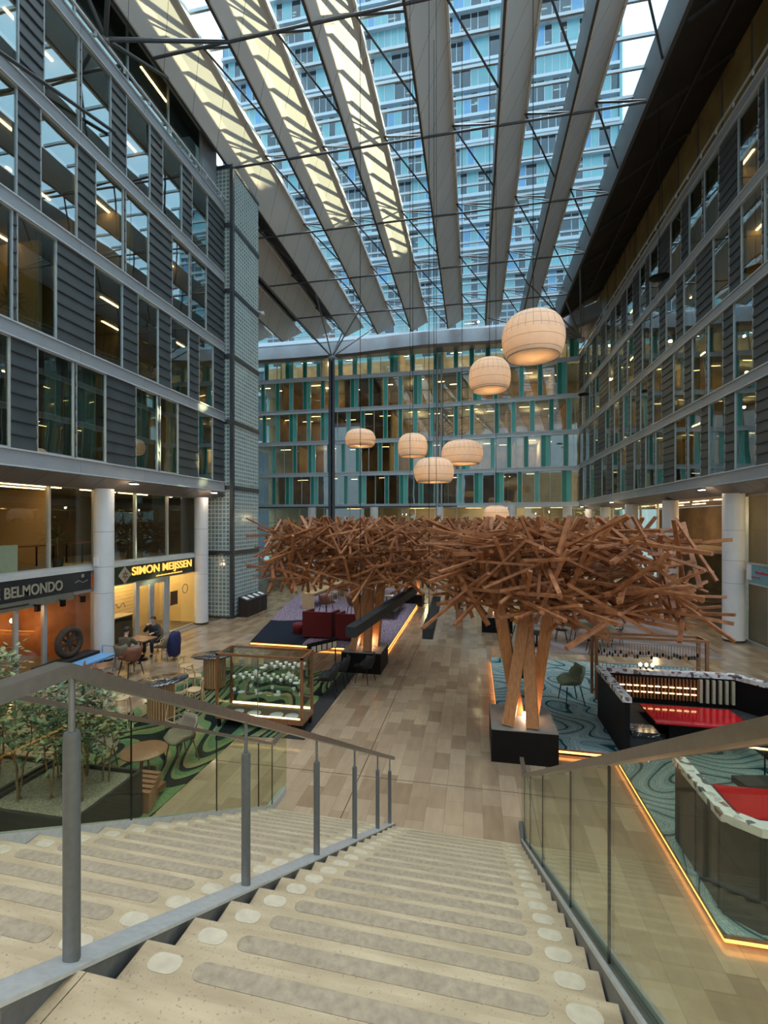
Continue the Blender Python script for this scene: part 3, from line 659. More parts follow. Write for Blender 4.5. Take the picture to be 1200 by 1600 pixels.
def bulb(loc, r, label, e, name='pendant_lamp', cord=0.0, col=(1, 0.7, 0.4), cat='lamp'):
    b_ = thing(name, loc, label, cat)
    G().lathe([(0.001, -r), (r * 0.7, -r * 0.7), (r, 0), (r * 0.7, r * 0.7), (0.001, r)], loc, 12).build('bulb', 'bulb_warm', b_)
    cord = 2.9 - loc[2] if cord else 0
    if cord: G().tube([(loc[0], loc[1], loc[2] + r), (loc[0], loc[1], loc[2] + cord)], 0.008, 5).build('cord', 'black_matte', b_)
    l = pt((0, 0, -r - 0.05), e, col); l.parent = b_
    return b_
bulb((-15.3, 12.9, 1.45), 0.09, 'small glowing pendant bulb inside the orange shop', 22, cord=1.4)
bulb((-14.6, 10.6, 1.9), 0.07, 'glowing pendant bulb near the middle of the orange shop', 30, cord=0.95, col=(1, 0.5, 0.25))
bulb((-14.8, 7.5, 1.9), 0.07, 'glowing pendant bulb at the left end of the orange shop', 30, cord=0.95, col=(1, 0.5, 0.25))
bulb((-14.0, 15.0, 2.45), 0.08, 'glowing bulb over the counter of the bright shop', 70, cord=0.4)
bulb((-14.2, 17.4, 2.5), 0.08, 'glowing bulb in the middle of the bright shop', 60, cord=0.35)
bulb((-14.3, 19.2, 2.5), 0.08, 'glowing bulb at the right end of the bright shop', 20, cord=0.35)
strips([(-13.7, y, 5.95) for y in (9.3, 10.8, 12.4, 14.8, 16.6)] + [(-14.8, y, 5.95) for y in (10.0, 12.8)], 'warm strip light on the upper shop floor ceiling behind the glass', 'strip lights of the left upper shop floor')
# round banner marks and poster in the bright shop
G().box(XS - 0.016, XS - 0.008, 17.85, 18.35, 1.15, 1.75).build('shop_poster', 'walnut')
tag(bpy.data.objects['shop_poster'], 'dark brown poster in the right window of the bright shop', 'poster')
o = G().tube([(XS - 0.02, 18.9 + 0.2 * math.cos(a * PI / 8), 1.75 + 0.2 * math.sin(a * PI / 8)) for a in range(17)], 0.02, 6).build('round_window_mark', 'letter_grey'); tag(o, 'round grey mark on the right window of the bright shop', 'sticker')
o = G().tube([(XS + 0.02, 14.3 + 0.11 * i, 1.68 + 0.1 * math.sin(i * 2.1)) for i in range(9)], 0.014, 5).build('window_writing', 'letter_dark'); tag(o, 'dark handwritten swirl on the left window of the bright shop', 'sticker')
# menu panel and plants on the upper shop floor
o = G().box(-13.5, -13.46, 10.9, 11.5, 3.3, 4.1).build('menu_board', 'paper_white'); tag(o, 'white printed notice board standing behind the upper glass at far left', 'board')
# ------------------------------------------------------------------ right ground floor
XR = 10.75
front(XR, -1, 14.0, 21.0, 0.0, 5.9, (17.8, 19.4), a=0.1)
front(XR + 0.2, -1, 30.5, 46.0, 0.0, 5.9, (33.5, 36.5, 39.5, 43), a=0.08)
front(15.2, -1, 21.0, 30.4, 0.0, 5.9, (23, 25, 27, 29), a=0.08)
bld(10.85, 15.2, 21.0, 21.12, 0, 5.9, 'room_dark', 'wall_inner')
bld(10.4, 10.85, 21.14, 21.5, 0, 5.9, 'clerestory_wood', 'wall_inner')
bld(16.6, 16.8, 14, 46, 0, 5.9, 'room_dark', 'wall_back')
bld(10.4, 16.6, 14, 46, 5.92, 6.2, 'room_ceiling', 'ceiling')
bld(13.0, 16.6, 30.4, 46, 2.9, 3.1, 'room_ceiling', 'floor')
bld(15.0, 15.2, 14, 21, 0, 5.9, 'room_dark', 'wall_back')
strips([(12.0, y, 5.92) for y in (15.2, 17.2, 19.2, 23.2, 25.4, 27.6, 29.8, 33, 36, 39, 42)] + [(13.8, y, 5.92) for y in (16.2, 18.4, 24.2, 28.0, 32, 35, 38)], 'warm strip light on the ground floor ceiling of the right wing', 'strip lights of the right ground floor')
s = thing('shop_sign', (10.55, 18.7, 2.4), 'pale blue shop sign panel with red lettering at the right edge', 'sign')
G().box(10.5, 10.6, 16.5, 20.3, 2.45, 3.15).build('board', 'sign_blue', s)
G().box(10.47, 10.63, 16.5, 20.3, 3.15, 3.21).box(10.47, 10.63, 16.5, 20.3, 2.39, 2.45).build('frame', 'frame_alu', s)
g = G()
for i in range(14):
    g.box(10.485, 10.499, 19.75 - i * 0.13, 19.85 - i * 0.13, 2.83, 2.90 + 0.03 * (i % 3 == 0))
for i in range(6): g.box(10.485, 10.499, 20.05 - i * 0.1, 20.12 - i * 0.1, 2.66, 2.70)
g.build('lettering', 'letter_red', s)
pt((12.5, 18.5, 5.0), 60); pt((13.0, 26.5, 5.0), 50); pt((12.8, 36, 5.0), 120)
# recessed upper storey above the right wing
g = G()
yy = 14.0
while yy < 46: g.box(10.85, 10.95, yy + 0.03, yy + 2.2, 20.4, 24.9, 0); g.box(10.80, 10.86, yy - 0.03, yy + 0.03, 20.4, 24.9, 1); yy += 2.23
g.build('wall_right', ['clerestory_wood', 'soffit_panel'], kind='structure')
bld(9.75, 11.0, 14, 46, 20.28, 20.42, 'soffit_dark', 'floor')
bld(16.2, 22, -3, 58, 25.1, 32.3, 'clad_dark', 'wall_upper')  # unseen mass added to keep the sun off the right-hand girders
# left recessed glazing above the facade
for i in range(8):
    y0 = 1.0 + i * 2.33; window(-12.62, 1, y0, y0 + 2.33, 20.55, 23.2)
bld(-12.7, -12.55, 19.66, 20.9, 20.4, 23.3, 'band_grey', 'wall_left')
bld(-13.3, -12.1, 1, 20.9, 23.2, 23.4, 'soffit_dark', 'ceiling')
bld(-14.6, -14.4, 1, 20.9, 20.4, 23.2, 'top_room', 'wall_back')
strips([(-13.2, y, 23.2) for y in (9.6, 17.2)], 'slim strip light behind the recessed top glazing of the left wing', 'strip lights behind the left top glazing')
bld(-18, -12.7, 1.0, 20.9, 24.2, 24.4, 'soffit_dark', 'ceiling')
# ------------------------------------------------------------------ glass block tower
tw = thing('glass_block_tower', (-12.66, 22.3, 0), 'tall narrow tower of pale glass blocks between dark floor bands', 'tower')
x0, x1, y0, y1 = -13.62, -11.72, 20.95, 23.75
for k in range(7):
    z0 = k * 3.25 + 0.09; z1 = (k + 1) * 3.25 - 0.12
    z1 = min(z1, 22.35)
    G().box(x0, x1 - 0.1, y0, y0 + 0.1, z0, z1).build('front_block_panel', 'blocks_x', tw)
    G().box(x1 - 0.1, x1, y0 + 0.1, y1, z0, z1).build('side_block_panel', 'blocks_y', tw)
for k in range(8):
    z = k * 3.25; zt = min(z + 0.1, 22.47); zb = max(0, z - 0.12) if k < 7 else 22.3
    G().box(x0 - 0.0, x1 + 0.04, y0 - 0.04, y1 + 0.03, zb, zt).build('floor_band', 'steel_dark', tw)
G().box(x1 - 0.12, x1 + 0.05, y0 - 0.05, y0 + 0.12, 0.11, 22.3).build('corner_post', 'steel_dark', tw)
G().box(x0 + 0.1, x1 - 0.2, y0 + 0.4, y1 - 0.1, 0.1, 22.3).build('inner_core', 'room_dark', tw)
cm = thing('security_camera', (-11.6, 23.7, 16.3), 'small white security camera on the glass block tower', 'camera')
G().bar((-11.68, 23.6, 16.4), (-11.45, 23.6, 16.3), 0.05).build('arm', 'white_plastic', cm)
G().bar((-11.45, 23.8, 16.3), (-11.3, 23.4, 16.2), 0.14).build('housing', 'white_plastic', cm)
# ------------------------------------------------------------------ far facade
FX0, FX1 = -24.5, 9.7
def fy(x): return 47.2 if x < -3.4 else 47.2 - 0.1 * (x + 3.4)
rf = random.Random(11)
for k in range(5):
    z0 = ZT[k] - 0.12; z1 = ZT[k] + 3.4 - 0.5
    nm = ('lowest', 'second', 'third', 'fourth', 'top')[k]
    st = thing('curtain_wall_storey', (-7, 47.2, z0), 'glazed storey of the far facade with green panels, %s row' % nm, 'facade')
    gs = G(); x = FX0
    while x < FX1 - 0.05:
        x2 = min(FX1, x + 2.4); gs.hexa([(x, fy(x) - 0.12, z0 - 0.38), (x2, fy(x2) - 0.12, z0 - 0.38), (x2, fy(x2) + 0.3, z0 - 0.38), (x, fy(x) + 0.3, z0 - 0.38), (x, fy(x) - 0.12, z0), (x2, fy(x2) - 0.12, z0), (x2, fy(x2) + 0.3, z0), (x, fy(x) + 0.3, z0)])
        for zz in (z0 - 0.40, z0 - 0.03): gs.bar((x, fy(x) - 0.15, zz), (x2, fy(x2) - 0.15, zz), 0.05, 0.05, 1)
        x = x2
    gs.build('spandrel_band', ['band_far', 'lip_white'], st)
    x = FX0; i = rf.randint(0, 3); mull = G()
    while x < FX1 - 0.3:
        if i % 2 == 0: w_ = rf.choice((1.15, 1.15, 1.3, 2.0)); typ = 'window'
        else: w_ = rf.choice((0.42, 0.42, 0.85)); typ = 'green_panel'
        x2 = min(FX1, x + w_); y = fy(x)
        ya, yb = fy(x), fy(x2)
        def slab(a, b_, o0, o1, m=0):
            return G().hexa([(a, fy(a) + o0, z0), (b_, fy(b_) + o0, z0), (b_, fy(b_) + o1, z0), (a, fy(a) + o1, z0), (a, fy(a) + o0, z1), (b_, fy(b_) + o0, z1), (b_, fy(b_) + o1, z1), (a, fy(a) + o1, z1)], m)
        if typ == 'window':
            slab(x, x2, 0.0, 0.015).build('window_pane', 'glass_far', st)
            if w_ > 1.9: mull.box((x + x2) / 2 - 0.025, (x + x2) / 2 + 0.025, y - 0.04, y + 0.06, z0, z1)
        else:
            if w_ > 0.6:
                xm = (x + x2) / 2; slab(x, xm, 0.0, 0.05).build('green_panel', 'teal_panel', st); slab(xm, x2, 0.0, 0.05).build('green_panel', 'teal_light', st)
                mull.box(xm - 0.025, xm + 0.025, y - 0.04, y + 0.06, z0, z1)
            else: slab(x, x2, 0.0, 0.05).build('green_panel', rf.choice(['teal_panel', 'teal_light']), st)
        mull.box(x - 0.03, x + 0.03, y - 0.06, y + 0.06, z0, z1)
        x = x2; i += 1
    mull.build('mullions', 'frame_alu', st)
    G().box(FX0, FX1 + 5, 47.4, 53, z0 - 0.42, z0 - 0.1).build('floor_slab', 'room_ceiling', st)
    G().box(FX0, FX1 + 5, 52.5, 52.7, z0, z1 + 0.1).build('back_wall', 'far_room', st)
    for xx in (-16, -6, 0.5, 6.0):
        if k: pt((xx, 50, z0 + 2.3), 60)  # point lights without fixtures, added to warm the far rooms
    strips([(FX0 + 1.5 + 1.9 * j + rf.uniform(-.4, .4), 48.6 + 1.2 * (j % 3), z1 - 0.02) for j in range(17) if rf.random() < (0.45, 0.85, 0.95, 0.7, 0.95)[k]],
           'short warm strip light behind the far facade glass, %s storey' % nm, 'strip lights behind the far facade, %s storey' % nm, PI / 2, 0.75)
    for c_ in (-20, -15, -9, -2, 3.5, 8): 
        xx = c_ + rf.uniform(-1.5, 1.5); G().box(xx, xx + 0.12, 47.7, 52.4, z0, z1).build('room_partition', rf.choice(['room_warm', 'far_room']), st)
pp = thing('riser_pipes', (-3.4, 47, 6), 'pair of tall pale pipes running up the middle of the far facade', 'pipes')
for dx in (-0.22, 0.22): G().tube([(-3.4 + dx, 46.82, 5.5), (-3.4 + dx, 46.82, 21.9)], 0.09, 10).build('pipe', 'pipe_grey', pp)
# far ground floor
g = G()
front_y = 48.0
WN[0] += 1; w_ = thing('window_%d' % WN[0], (-7, front_y, 0), kind='structure')
g = G()
for i in range(13):
    x = FX0 + i * 2.85; g.box(x - 0.04, x + 0.04, front_y - 0.05, front_y + 0.05, 0.05, 6.2)
g.box(FX0, FX1 + 4, front_y - 0.05, front_y + 0.05, 0, 0.08).box(FX0, FX1 + 4, front_y - 0.05, front_y + 0.05, 4.6, 4.68)
g.build('window_frame', 'frame_alu', w_)
G().box(FX0, FX1 + 4, front_y - 0.01, front_y + 0.01, 0.08, 6.2).build('window_pane', 'glass_far', w_)
bld(FX0, FX1 + 5, 52.5, 52.7, 0, 6.3, 'room_warm', 'wall_back')
bld(FX0, FX1 + 5, 46.9, 52.7, 6.25, 6.4, 'soffit_dark', 'ceiling')
bld(FX0, 17, 50, 54, -0.1, 0.0, 'room_floor', 'floor')
strips([(x, 49.5, 6.25) for x in (-13, -6, 0, 3, 6, 8.5)], 'warm strip light behind the far ground floor glazing', 'strip lights of the far ground floor', PI / 2)
pt((3, 50, 5.2), 220); pt((-5, 50, 5.2), 90)
# left courtyard side: glazed wall at far left
bld(-25, -24.6, 20.8, 47.4, 0, 24, 'band_grey', 'wall_side')
for k in range(6):
    for j in range(9):
        pass
g = G()
for k in range(1, 7):
    g.box(-24.58, -24.5, 24, 47, k * 3.4 + 0.1, k * 3.4 + 0.5)
for j in range(20): g.box(-24.58, -24.52, 24 + j * 1.2, 24.06 + j * 1.2, 0, 22)
g.build('trim_31', 'frame_alu', kind='structure')
# curved fascia below the roof edge
pts = [(-24.5, 45.6), (-18, 45.7), (-12, 45.5), (-8, 45.0), (-5, 44.7), (-2, 44.7), (1.5, 44.9), (4.5, 44.7), (7.0, 44.0), (9.0, 42.6), (10.5, 41.0)]
g = G()
for (xa, ya), (xb, yb) in zip(pts, pts[1:]):
    g.hexa([(xa, ya + 0.25, 21.75), (xb, yb + 0.25, 21.75), (xb, 47.1, 22.0), (xa, 47.1, 22.0), (xa, ya, 22.0), (xb, yb, 22.0), (xb, 47.1, 22.1), (xa, 47.1, 22.1)], 1)
    g.hexa([(xa, ya, 22.0), (xb, yb, 22.0), (xb, yb + 0.3, 22.0), (xa, ya + 0.3, 22.0), (xa, ya + 0.12, 23.3), (xb, yb + 0.12, 23.3), (xb, yb + 0.3, 23.3), (xa, ya + 0.3, 23.3)], 0)
g.build('trim_32', ['band_grey', 'soffit_panel'], kind='structure')
bld(FX0, 16, 47.0, 47.6, 23.0, 23.5, 'band_grey', 'wall_far')
# ------------------------------------------------------------------ roof
BX = [-21.6, -18.4, -15.2, -12.0, -8.85, -5.65, -2.28, 1.11, 4.2]
YE = 42.4
for i, bx in enumerate(BX):
    bm_ = thing('roof_girder', (bx + 0.6, 16, 22.5), ('pale clad triangular roof girder, ' + ('first', 'second', 'third', 'fourth', 'fifth', 'sixth')[i - 3] + ' from the left facade') if i > 2 else 'shaded roof girder over the left court, %s from the glass block tower' % ('third', 'second', 'first')[i], 'roof girder', 'triangular roof girders')
    ys = 1.0 if i > 2 else 24.0
    ys = -3.0 if i > 2 else ys
    z0, z1, dx = 22.5, 24.0, 1.27
    # slanted panelled face, with a pointed far end
    v = [(bx, ys, z0), (bx + 0.06, ys, z0), (bx + dx, ys, z1), (bx + dx - 0.05, ys, z1 + 0.06), (bx, YE + 0.2, z0), (bx + 0.06, YE + 0.2, z0), (bx + dx, YE + 2.0, z1), (bx + dx - 0.05, YE + 2.0, z1 + 0.06)]
    G().add(v, [(0, 1, 5, 4), (1, 2, 6, 5), (2, 3, 7, 6), (3, 0, 4, 7), (0, 3, 2, 1), (4, 5, 6, 7)]).build('slanted_face', 'beam_panel', bm_)
    G().hexa([(bx - 0.1, ys, z0 - 0.02), (bx - 0.002, ys, z0 - 0.02), (bx - 0.002, YE + 0.2, z0 - 0.02), (bx - 0.1, YE + 0.2, z0 - 0.02), (bx - 0.1, ys, z1 + 0.1), (bx - 0.002, ys, z1 + 0.1), (bx - 0.002, YE + 2.0, z1 + 0.1), (bx - 0.1, YE + 2.0, z1 + 0.1)]).build('side_plate', 'beam_side', bm_)
    G().box(bx + dx + 0.005, bx + dx + 0.1, ys, YE + 2.0, z1 - 0.08, z1 + 0.2).build('edge_gutter', 'beam_panel', bm_)
    G().box(bx, bx + dx, ys, YE + 2.0, z1 + 0.12, z1 + 0.2).build('top_plate', 'soffit_panel', bm_)
# node struts between girders
YN = [-1.2 + 5.6 * i for i in range(9)]
for i, bx in enumerate(BX[2:]):
    x0, x1 = bx + 1.27, bx + 3.2 - (0.0)
    x1 = BX[i + 3] if i + 3 < len(BX) else 7.25
    tr_ = thing('roof_truss', ((x0 + x1) / 2, 18, 22.6), 'dark steel struts crossing the roof glass between neighbouring girders, bay %s from the left' % ('one', 'two', 'three', 'four', 'five', 'six', 'seven')[i], 'roof struts', 'strut bays under the glass roof')
    for yn in YN:
        if yn > 42 or (i == 0 and yn < 22): continue
        G().tube([(x0, yn + 1.3, 23.95), (x1 - 0.1, yn + 1.3, 23.7)], 0.05, 6).build('cross_strut', 'steel_dark', tr_)
        if yn + 4.1 < 43: G().tube([(x0, yn + 1.3, 23.95), (x1 - 0.1, yn + 3.9, 22.65)], 0.045, 6).build('diagonal_strut', 'steel_dark', tr_)
        G().tube([(bx, yn, 22.5), (x1 - 0.1, yn, 22.52)], 0.055, 6).build('tie_rod', 'steel_dark', tr_)
        G().tube([(x0, yn + 1.3, 23.95), (x1 - 0.1, yn, 22.6)], 0.03, 6).build('diagonal_strut', 'steel_dark', tr_)
# roof glazing with purlins
for i in range(2, 9):
    x0 = BX[i] + 1.27 + 0.1; x1 = (BX[i + 1] - 0.1) if i < 8 else 7.4
    ya = -3.0 if i > 2 else 40
    if i == 2: continue
    sk = thing('skylight', ((x0 + x1) / 2, 20, 24.3), kind='structure')
    G().box(x0, x1, ya, 46.9, 24.30, 24.32).build('roof_glass', 'glass_roof', sk)
    g = G(); yy = -2.4; j = 0
    while yy < 46.8: g.box(x0 - 0.02, x1 + 0.02, yy, yy + 0.09, 24.16, 24.29, 0); yy += 1.4
    g.build('purlins', 'purlin', sk)
# closed roof over the left court, glass strip along its far edge
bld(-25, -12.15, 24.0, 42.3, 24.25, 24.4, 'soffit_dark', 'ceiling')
sk = thing('skylight', (-18, 44, 24.3), kind='structure')
G().box(-24.6, -12.2, 42.3, 46.9, 24.30, 24.32).build('roof_glass', 'glass_roof', sk)
g = G()
for j in range(3): g.box(-24.6, -12.2, 43.2 + j * 1.3, 43.3 + j * 1.3, 24.16, 24.29)
g.build('purlins', 'purlin', sk)
# wide dark eave on the right
g = G()
g.hexa([(7.25, -3, 22.4), (11.0, -3, 24.8), (11.0, 44.5, 24.8), (7.25, 42.6, 22.4), (7.25, -3, 22.5), (11.0, -3, 24.95), (11.0, 44.5, 24.95), (7.25, 42.6, 22.5)], 0)
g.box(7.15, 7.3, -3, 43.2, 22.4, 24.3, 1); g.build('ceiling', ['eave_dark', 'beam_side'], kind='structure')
bld(10.96, 16, -3, 46, 24.95, 25.1, 'soffit_dark', 'ceiling')
g = G()
for yy in range(-2, 43, 4): g.bar((7.4, yy, 22.44), (10.9, yy, 24.68), 0.12, 0.12)
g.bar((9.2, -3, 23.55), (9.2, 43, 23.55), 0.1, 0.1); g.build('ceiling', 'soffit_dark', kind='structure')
# roof masts
def mast(x, y, zc, z0, tops, label):
    m_ = thing('roof_mast', (x, y, z0), label, 'mast')
    if z0 < zc - 1:
        for k, (dx, dy) in enumerate(((-0.16, -0.1), (0.16, -0.1), (0, 0.18))):
            G().tube([(x + dx, y + dy, z0), (x + dx * 0.9, y + dy * 0.9, zc)], [0.15, 0.12], 10).build('shaft', 'steel_dark', m_)
        g = G(); z = z0 + 0.8
        while z < zc: g.box(x - 0.22, x + 0.22, y - 0.16, y + 0.2, z, z + 0.07); z += 1.35
        g.build('batten_plates', 'steel_dark', m_)
    G().lathe([(0.1, -0.35), (0.32, -0.1), (0.36, 0.0), (0.3, 0.06)], (x, y, zc), 16).build('cap', 'pipe_grey', m_)
    for tx, ty, tz in tops: G().tube([(x, y, zc), (tx, ty, tz)], 0.06, 8).build('branch_strut', 'steel_mid', m_)
mast(-12.1, 38.5, 19.1, 0, [(-15.2, 31, 22.5), (-12.0, 34, 22.5), (-8.85, 36.5, 22.5), (-8.85, 41, 22.5), (-12, 41.5, 22.5), (-15.2, 41, 22.5)], 'dark steel roof mast with branching struts in front of the far facade')
mast(9.3, 43.2, 20.9, 20.6, [(4.2, 36, 22.5), (4.2, 41, 22.5), (7.25, 34, 22.5), (7.25, 39, 22.5), (1.2, 41, 22.5)], 'fan of dark roof struts rising from the top corner of the right facade')
# near strut clusters on the left facade top
for y, nm in ((13.2, 'middle'), (7.0, 'near'),):
    f = thing('roof_prop', (-12.0, y, 20.7), 'dark strut cluster propping the roof from the left facade top, the %s one' % nm, 'roof struts')
    G().lathe([(0.12, 0), (0.12, 0.15)], (-11.95, y, 20.63), 12).build('foot', 'steel_mid', f)
    for tx, ty in ((-8.85, y + 2.4), (-12, y + 3.2), (-8.9, y - 3.0), (-12, y - 2.0)): G().tube([(-11.95, y, 20.75), (tx, ty, 22.5)], 0.07, 8).build('branch_strut', 'steel_dark', f)
f = G().tube([(-11.6, 5.5, 15.35), (-11.95, 13.6, 18.0)], 0.055, 8).build('facade_stay', 'steel_dark'); tag(f, 'dark steel stay rod slanting across the upper left windows', 'rod')  # thin dark tube along a slanting line in front of the windows
bld(-13, 11, -8.3, -8.0, 0, 15, 'soffit_panel', 'wall_rear')  # unseen wall added behind the camera to darken reflections in the far glass
# ------------------------------------------------------------------ office tower beyond the roof
ot = thing('office_tower', (-9, 62, 22), 'tall blue green glass office tower seen through the roof', 'building')
TX0, TX1, TY = -35.0, 17.2, 60.0
rt = random.Random(5)
NR = 20
for k in range(NR):
    z0 = 16 + k * 3.4; g = G(); x = TX0
    fr_ = G(); fr_.box(TX0, TX1, TY - 0.5, TY + 0.05, z0 - 0.55, z0 - 0.15); fr_.box(TX0, TX1, TY - 0.32, TY - 0.05, z0 - 0.15, z0)
    fr_.build('ledge', 'tower_ledge', ot)
    while x < TX1 - 0.1:
        w_ = rt.choice((0.9, 0.9, 0.9, 1.35)); x2 = min(TX1, x + w_); q = rt.random()
        if q < 0.36: g.box(x + 0.04, x2 - 0.04, TY, TY + 0.1, z0, z0 + 2.85, 1)
        elif q < 0.46: g.box(x + 0.04, x2 - 0.04, TY, TY + 0.1, z0, z0 + 2.85, 2)
        else: g.box(x + 0.04, x2 - 0.04, TY + 0.05, TY + 0.08, z0, z0 + 2.85, 0)
        g.box(x - 0.04, x + 0.04, TY - 0.04, TY + 0.1, z0, z0 + 2.85, 3); x = x2
    g.build('glazed_row', ['glass_tower', 'tower_cyan', 'tower_blue', 'tower_ledge'], ot)
    G().box(TX0 + 0.1, TX1 - 0.1, TY + 0.12, TY + 8, z0 - 0.55, z0 - 0.2).build('floor_slab', 'tower_core', ot)
G().box(TX0 + 0.1, TX1 - 0.1, TY + 5, TY + 8, 16, 16 + NR * 3.4).build('core', 'tower_core', ot)
G().box(TX1, TX1 + 0.3, TY - 0.4, TY + 16, 0, 16 + NR * 3.4).build('side_wall', 'tower_cyan', ot)
G().box(TX0, TX1, TY, TY + 16, 0, 15.4).build('podium', 'tower_core', ot)
G().box(TX0, TX1, TY + 15.8, TY + 16, 15.4, 16 + NR * 3.4).build('rear_wall', 'tower_cyan', ot)
g = G()
for i in range(420):
    k = rt.randint(1, NR - 1); x = rt.uniform(TX0 + 1, TX1 - 2); z = 16 + k * 3.4 + 2.55; y = TY + rt.uniform(0.7, 2.0)
    g.box(x, x + rt.choice((0.9, 1.1)), y, y + 0.12, z, z + 0.06)
o = g.build('ceiling_strips', 'tower_strip', ot); o['kind'] = 'stuff'
# ------------------------------------------------------------------ stairs
SR = -math.atan(157 / 720) + YAW
NS, RI, TD, Y0 = 18, 0.18, 0.325, 1.34
ZL = NS * RI
XL, XC, XR_ = -3.44, -1.44, 0.53
def stz(y): return ZL - (y - Y0) * RI / TD
st = thing('staircase', (0, 0, 0), 'wide beige stone staircase descending into the atrium in two flights', 'stairs', rz=SR)
for nm, xa, xb in (('left', XL + 0.02, XC - 0.07), ('right', XC + 0.07, XR_ - 0.01)):
    for k in range(1, NS):
        z = ZL - k * RI; ya = Y0 + (k - 1) * TD - (0.0); yb = Y0 + k * TD
        g = G(); g.prism([(xa, ya - 0.02), (xb, ya - 0.02), (xb, yb), (xa, yb)], z - RI - 0.03, z)
        stp = g.build('step', 'stair_stone', st, local=True)
        def pill(x0, x1, y0, y1, mt, nm2):
            n = 6; r = (y1 - y0) / 2; yc = (y0 + y1) / 2; p = []
            for i in range(n + 1): a = -PI / 2 + PI * i / n; p.append((x1 - r + r * math.cos(a), yc + r * math.sin(a)))
            for i in range(n + 1): a = PI / 2 + PI * i / n; p.append((x0 + r + r * math.cos(a), yc + r * math.sin(a)))
            G().prism(p, z, z + 0.0022).build(nm2, mt, stp, local=True)
        pill(xa + 0.27, xb - 0.27, yb - 0.115, yb - 0.035, 'strip_grey', 'anti_slip_strip')
        pill(xa + 0.07, xa + 0.21, yb - 0.115, yb - 0.035, 'strip_pale', 'nosing_mark'); pill(xb - 0.21, xb - 0.07, yb - 0.115, yb - 0.035, 'strip_pale', 'nosing_mark')
g = G()
g.box(XL - 0.1, -1.35, -3.2, Y0, ZL - 0.3, ZL).box(-1.345, 4.0, -3.2, Y0, ZL - 0.3, ZL)
g.build('landing', 'stair_stone', st, local=True)
def slope_plate(x0, x1, ya, yb, up, dn, mt, nm, parent, flat=0.0):
    g = G(); g.hexa([(x0, ya, stz(ya) - dn), (x1, ya, stz(ya) - dn), (x1, yb, max(0, stz(yb) - dn)), (x0, yb, max(0, stz(yb) - dn)),
                     (x0, ya, stz(ya) + up), (x1, ya, stz(ya) + up), (x1, yb, stz(yb) + up), (x0, yb, stz(yb) + up)])
    if flat: g.hexa([(x0, yb, 0), (x1, yb, 0), (x1, yb + flat, 0), (x0, yb + flat, 0), (x0, yb, stz(yb) + up), (x1, yb, stz(yb) + up), (x1, yb + flat, stz(yb) + up), (x0, yb + flat, stz(yb) + up)])
    return g.build(nm, mt, parent, local=True)
YB = Y0 + NS * TD
# underside and stringers
slope_plate(XC - 0.045, XC + 0.045, Y0 - 0.25, YB - 0.05, -0.006, 0.34, 'metal_side', 'centre_stringer', st)
slope_plate(XC - 0.062, XC + 0.062, Y0 - 0.27, YB, 0.012, 0.005, 'metal_plate', 'centre_stringer_cap', st)
slope_plate(XL - 0.07, XL + 0.015, Y0 - 0.2, YB - 0.15, 0.03, 0.34, 'metal_plate', 'left_stringer', st, 0.55)
slope_plate(XR_, XR_ + 0.09, Y0 - 0.2, YB - 0.1, 0.035, 0.34, 'metal_side', 'right_stringer', st, 0.45)
g = G()
for x0, x1 in ((XR_ - 0.004, XR_ + 0.014), (XR_ + 0.076, XR_ + 0.094)):
    yb = YB - 0.1; g.hexa([(x0, Y0, stz(Y0) + 0.036), (x1, Y0, stz(Y0) + 0.036), (x1, yb, stz(yb) + 0.036), (x0, yb, stz(yb) + 0.036), (x0, Y0, stz(Y0) + 0.06), (x1, Y0, stz(Y0) + 0.06), (x1, yb, stz(yb) + 0.06), (x0, yb, stz(yb) + 0.06)])
g.build('right_stringer_edges', 'metal_plate', st, local=True)
g = G()   # soffit and side infill under the flights
g.hexa([(XL - 0.05, Y0, 0), (XR_ + 0.08, Y0, 0), (XR_ + 0.08, Y0 + 0.2, 0), (XL - 0.05, Y0 + 0.2, 0), (XL - 0.05, Y0, ZL - 0.4), (XR_ + 0.08, Y0, ZL - 0.4), (XR_ + 0.08, Y0 + 0.2, ZL - 0.5), (XL - 0.05, Y0 + 0.2, ZL - 0.5)])
g.build('support_wall', 'metal_side', st, local=True)
# centre handrail
cr = thing('stair_handrail', (0, 0, 0), 'metal handrail on grey posts between the two stair flights', 'handrail', rz=SR)
HR = 1.04
for y in (1.37, 2.6, 3.83, 5.04, 6.19, 7.02):
    z = stz(y)
    p = G().lathe([(0.0275, 0.0), (0.0275, HR - 0.24), (0.024, HR - 0.225)], (XC, y, z + 0.012), 16).build('post', 'rail_post', cr, local=True)
    G().lathe([(0.011, 0), (0.011, 0.21)], (XC, y, z + HR - 0.215), 10).build('post_pin', 'steel_mid', p, local=True)
g = G(); w_, h_ = 0.036, 0.026
def rail(g, x, ya, yb, up, w_, h_, y_end=None):
    za, zb = stz(ya) + up, stz(yb) + up
    g.hexa([(x - w_, ya, za - h_), (x + w_, ya, za - h_), (x + w_, yb, zb - h_), (x - w_, yb, zb - h_), (x - w_, ya, za + h_), (x + w_, ya, za + h_), (x + w_, yb, zb + h_), (x - w_, yb, zb + h_)])
rail(g, XC, Y0, 7.25, HR, w_, h_)
g.box(XC - w_, XC + w_, -2.2, Y0, ZL + HR - h_, ZL + HR + h_)
g.build('rail', 'rail_top', cr, local=True)
G().lathe([(0.0275, 0), (0.0275, 0.82), (0.012, 0.84), (0.012, HR - 0.02)], (XC, -2.0, ZL), 14).build('post', 'rail_post', cr, local=True)
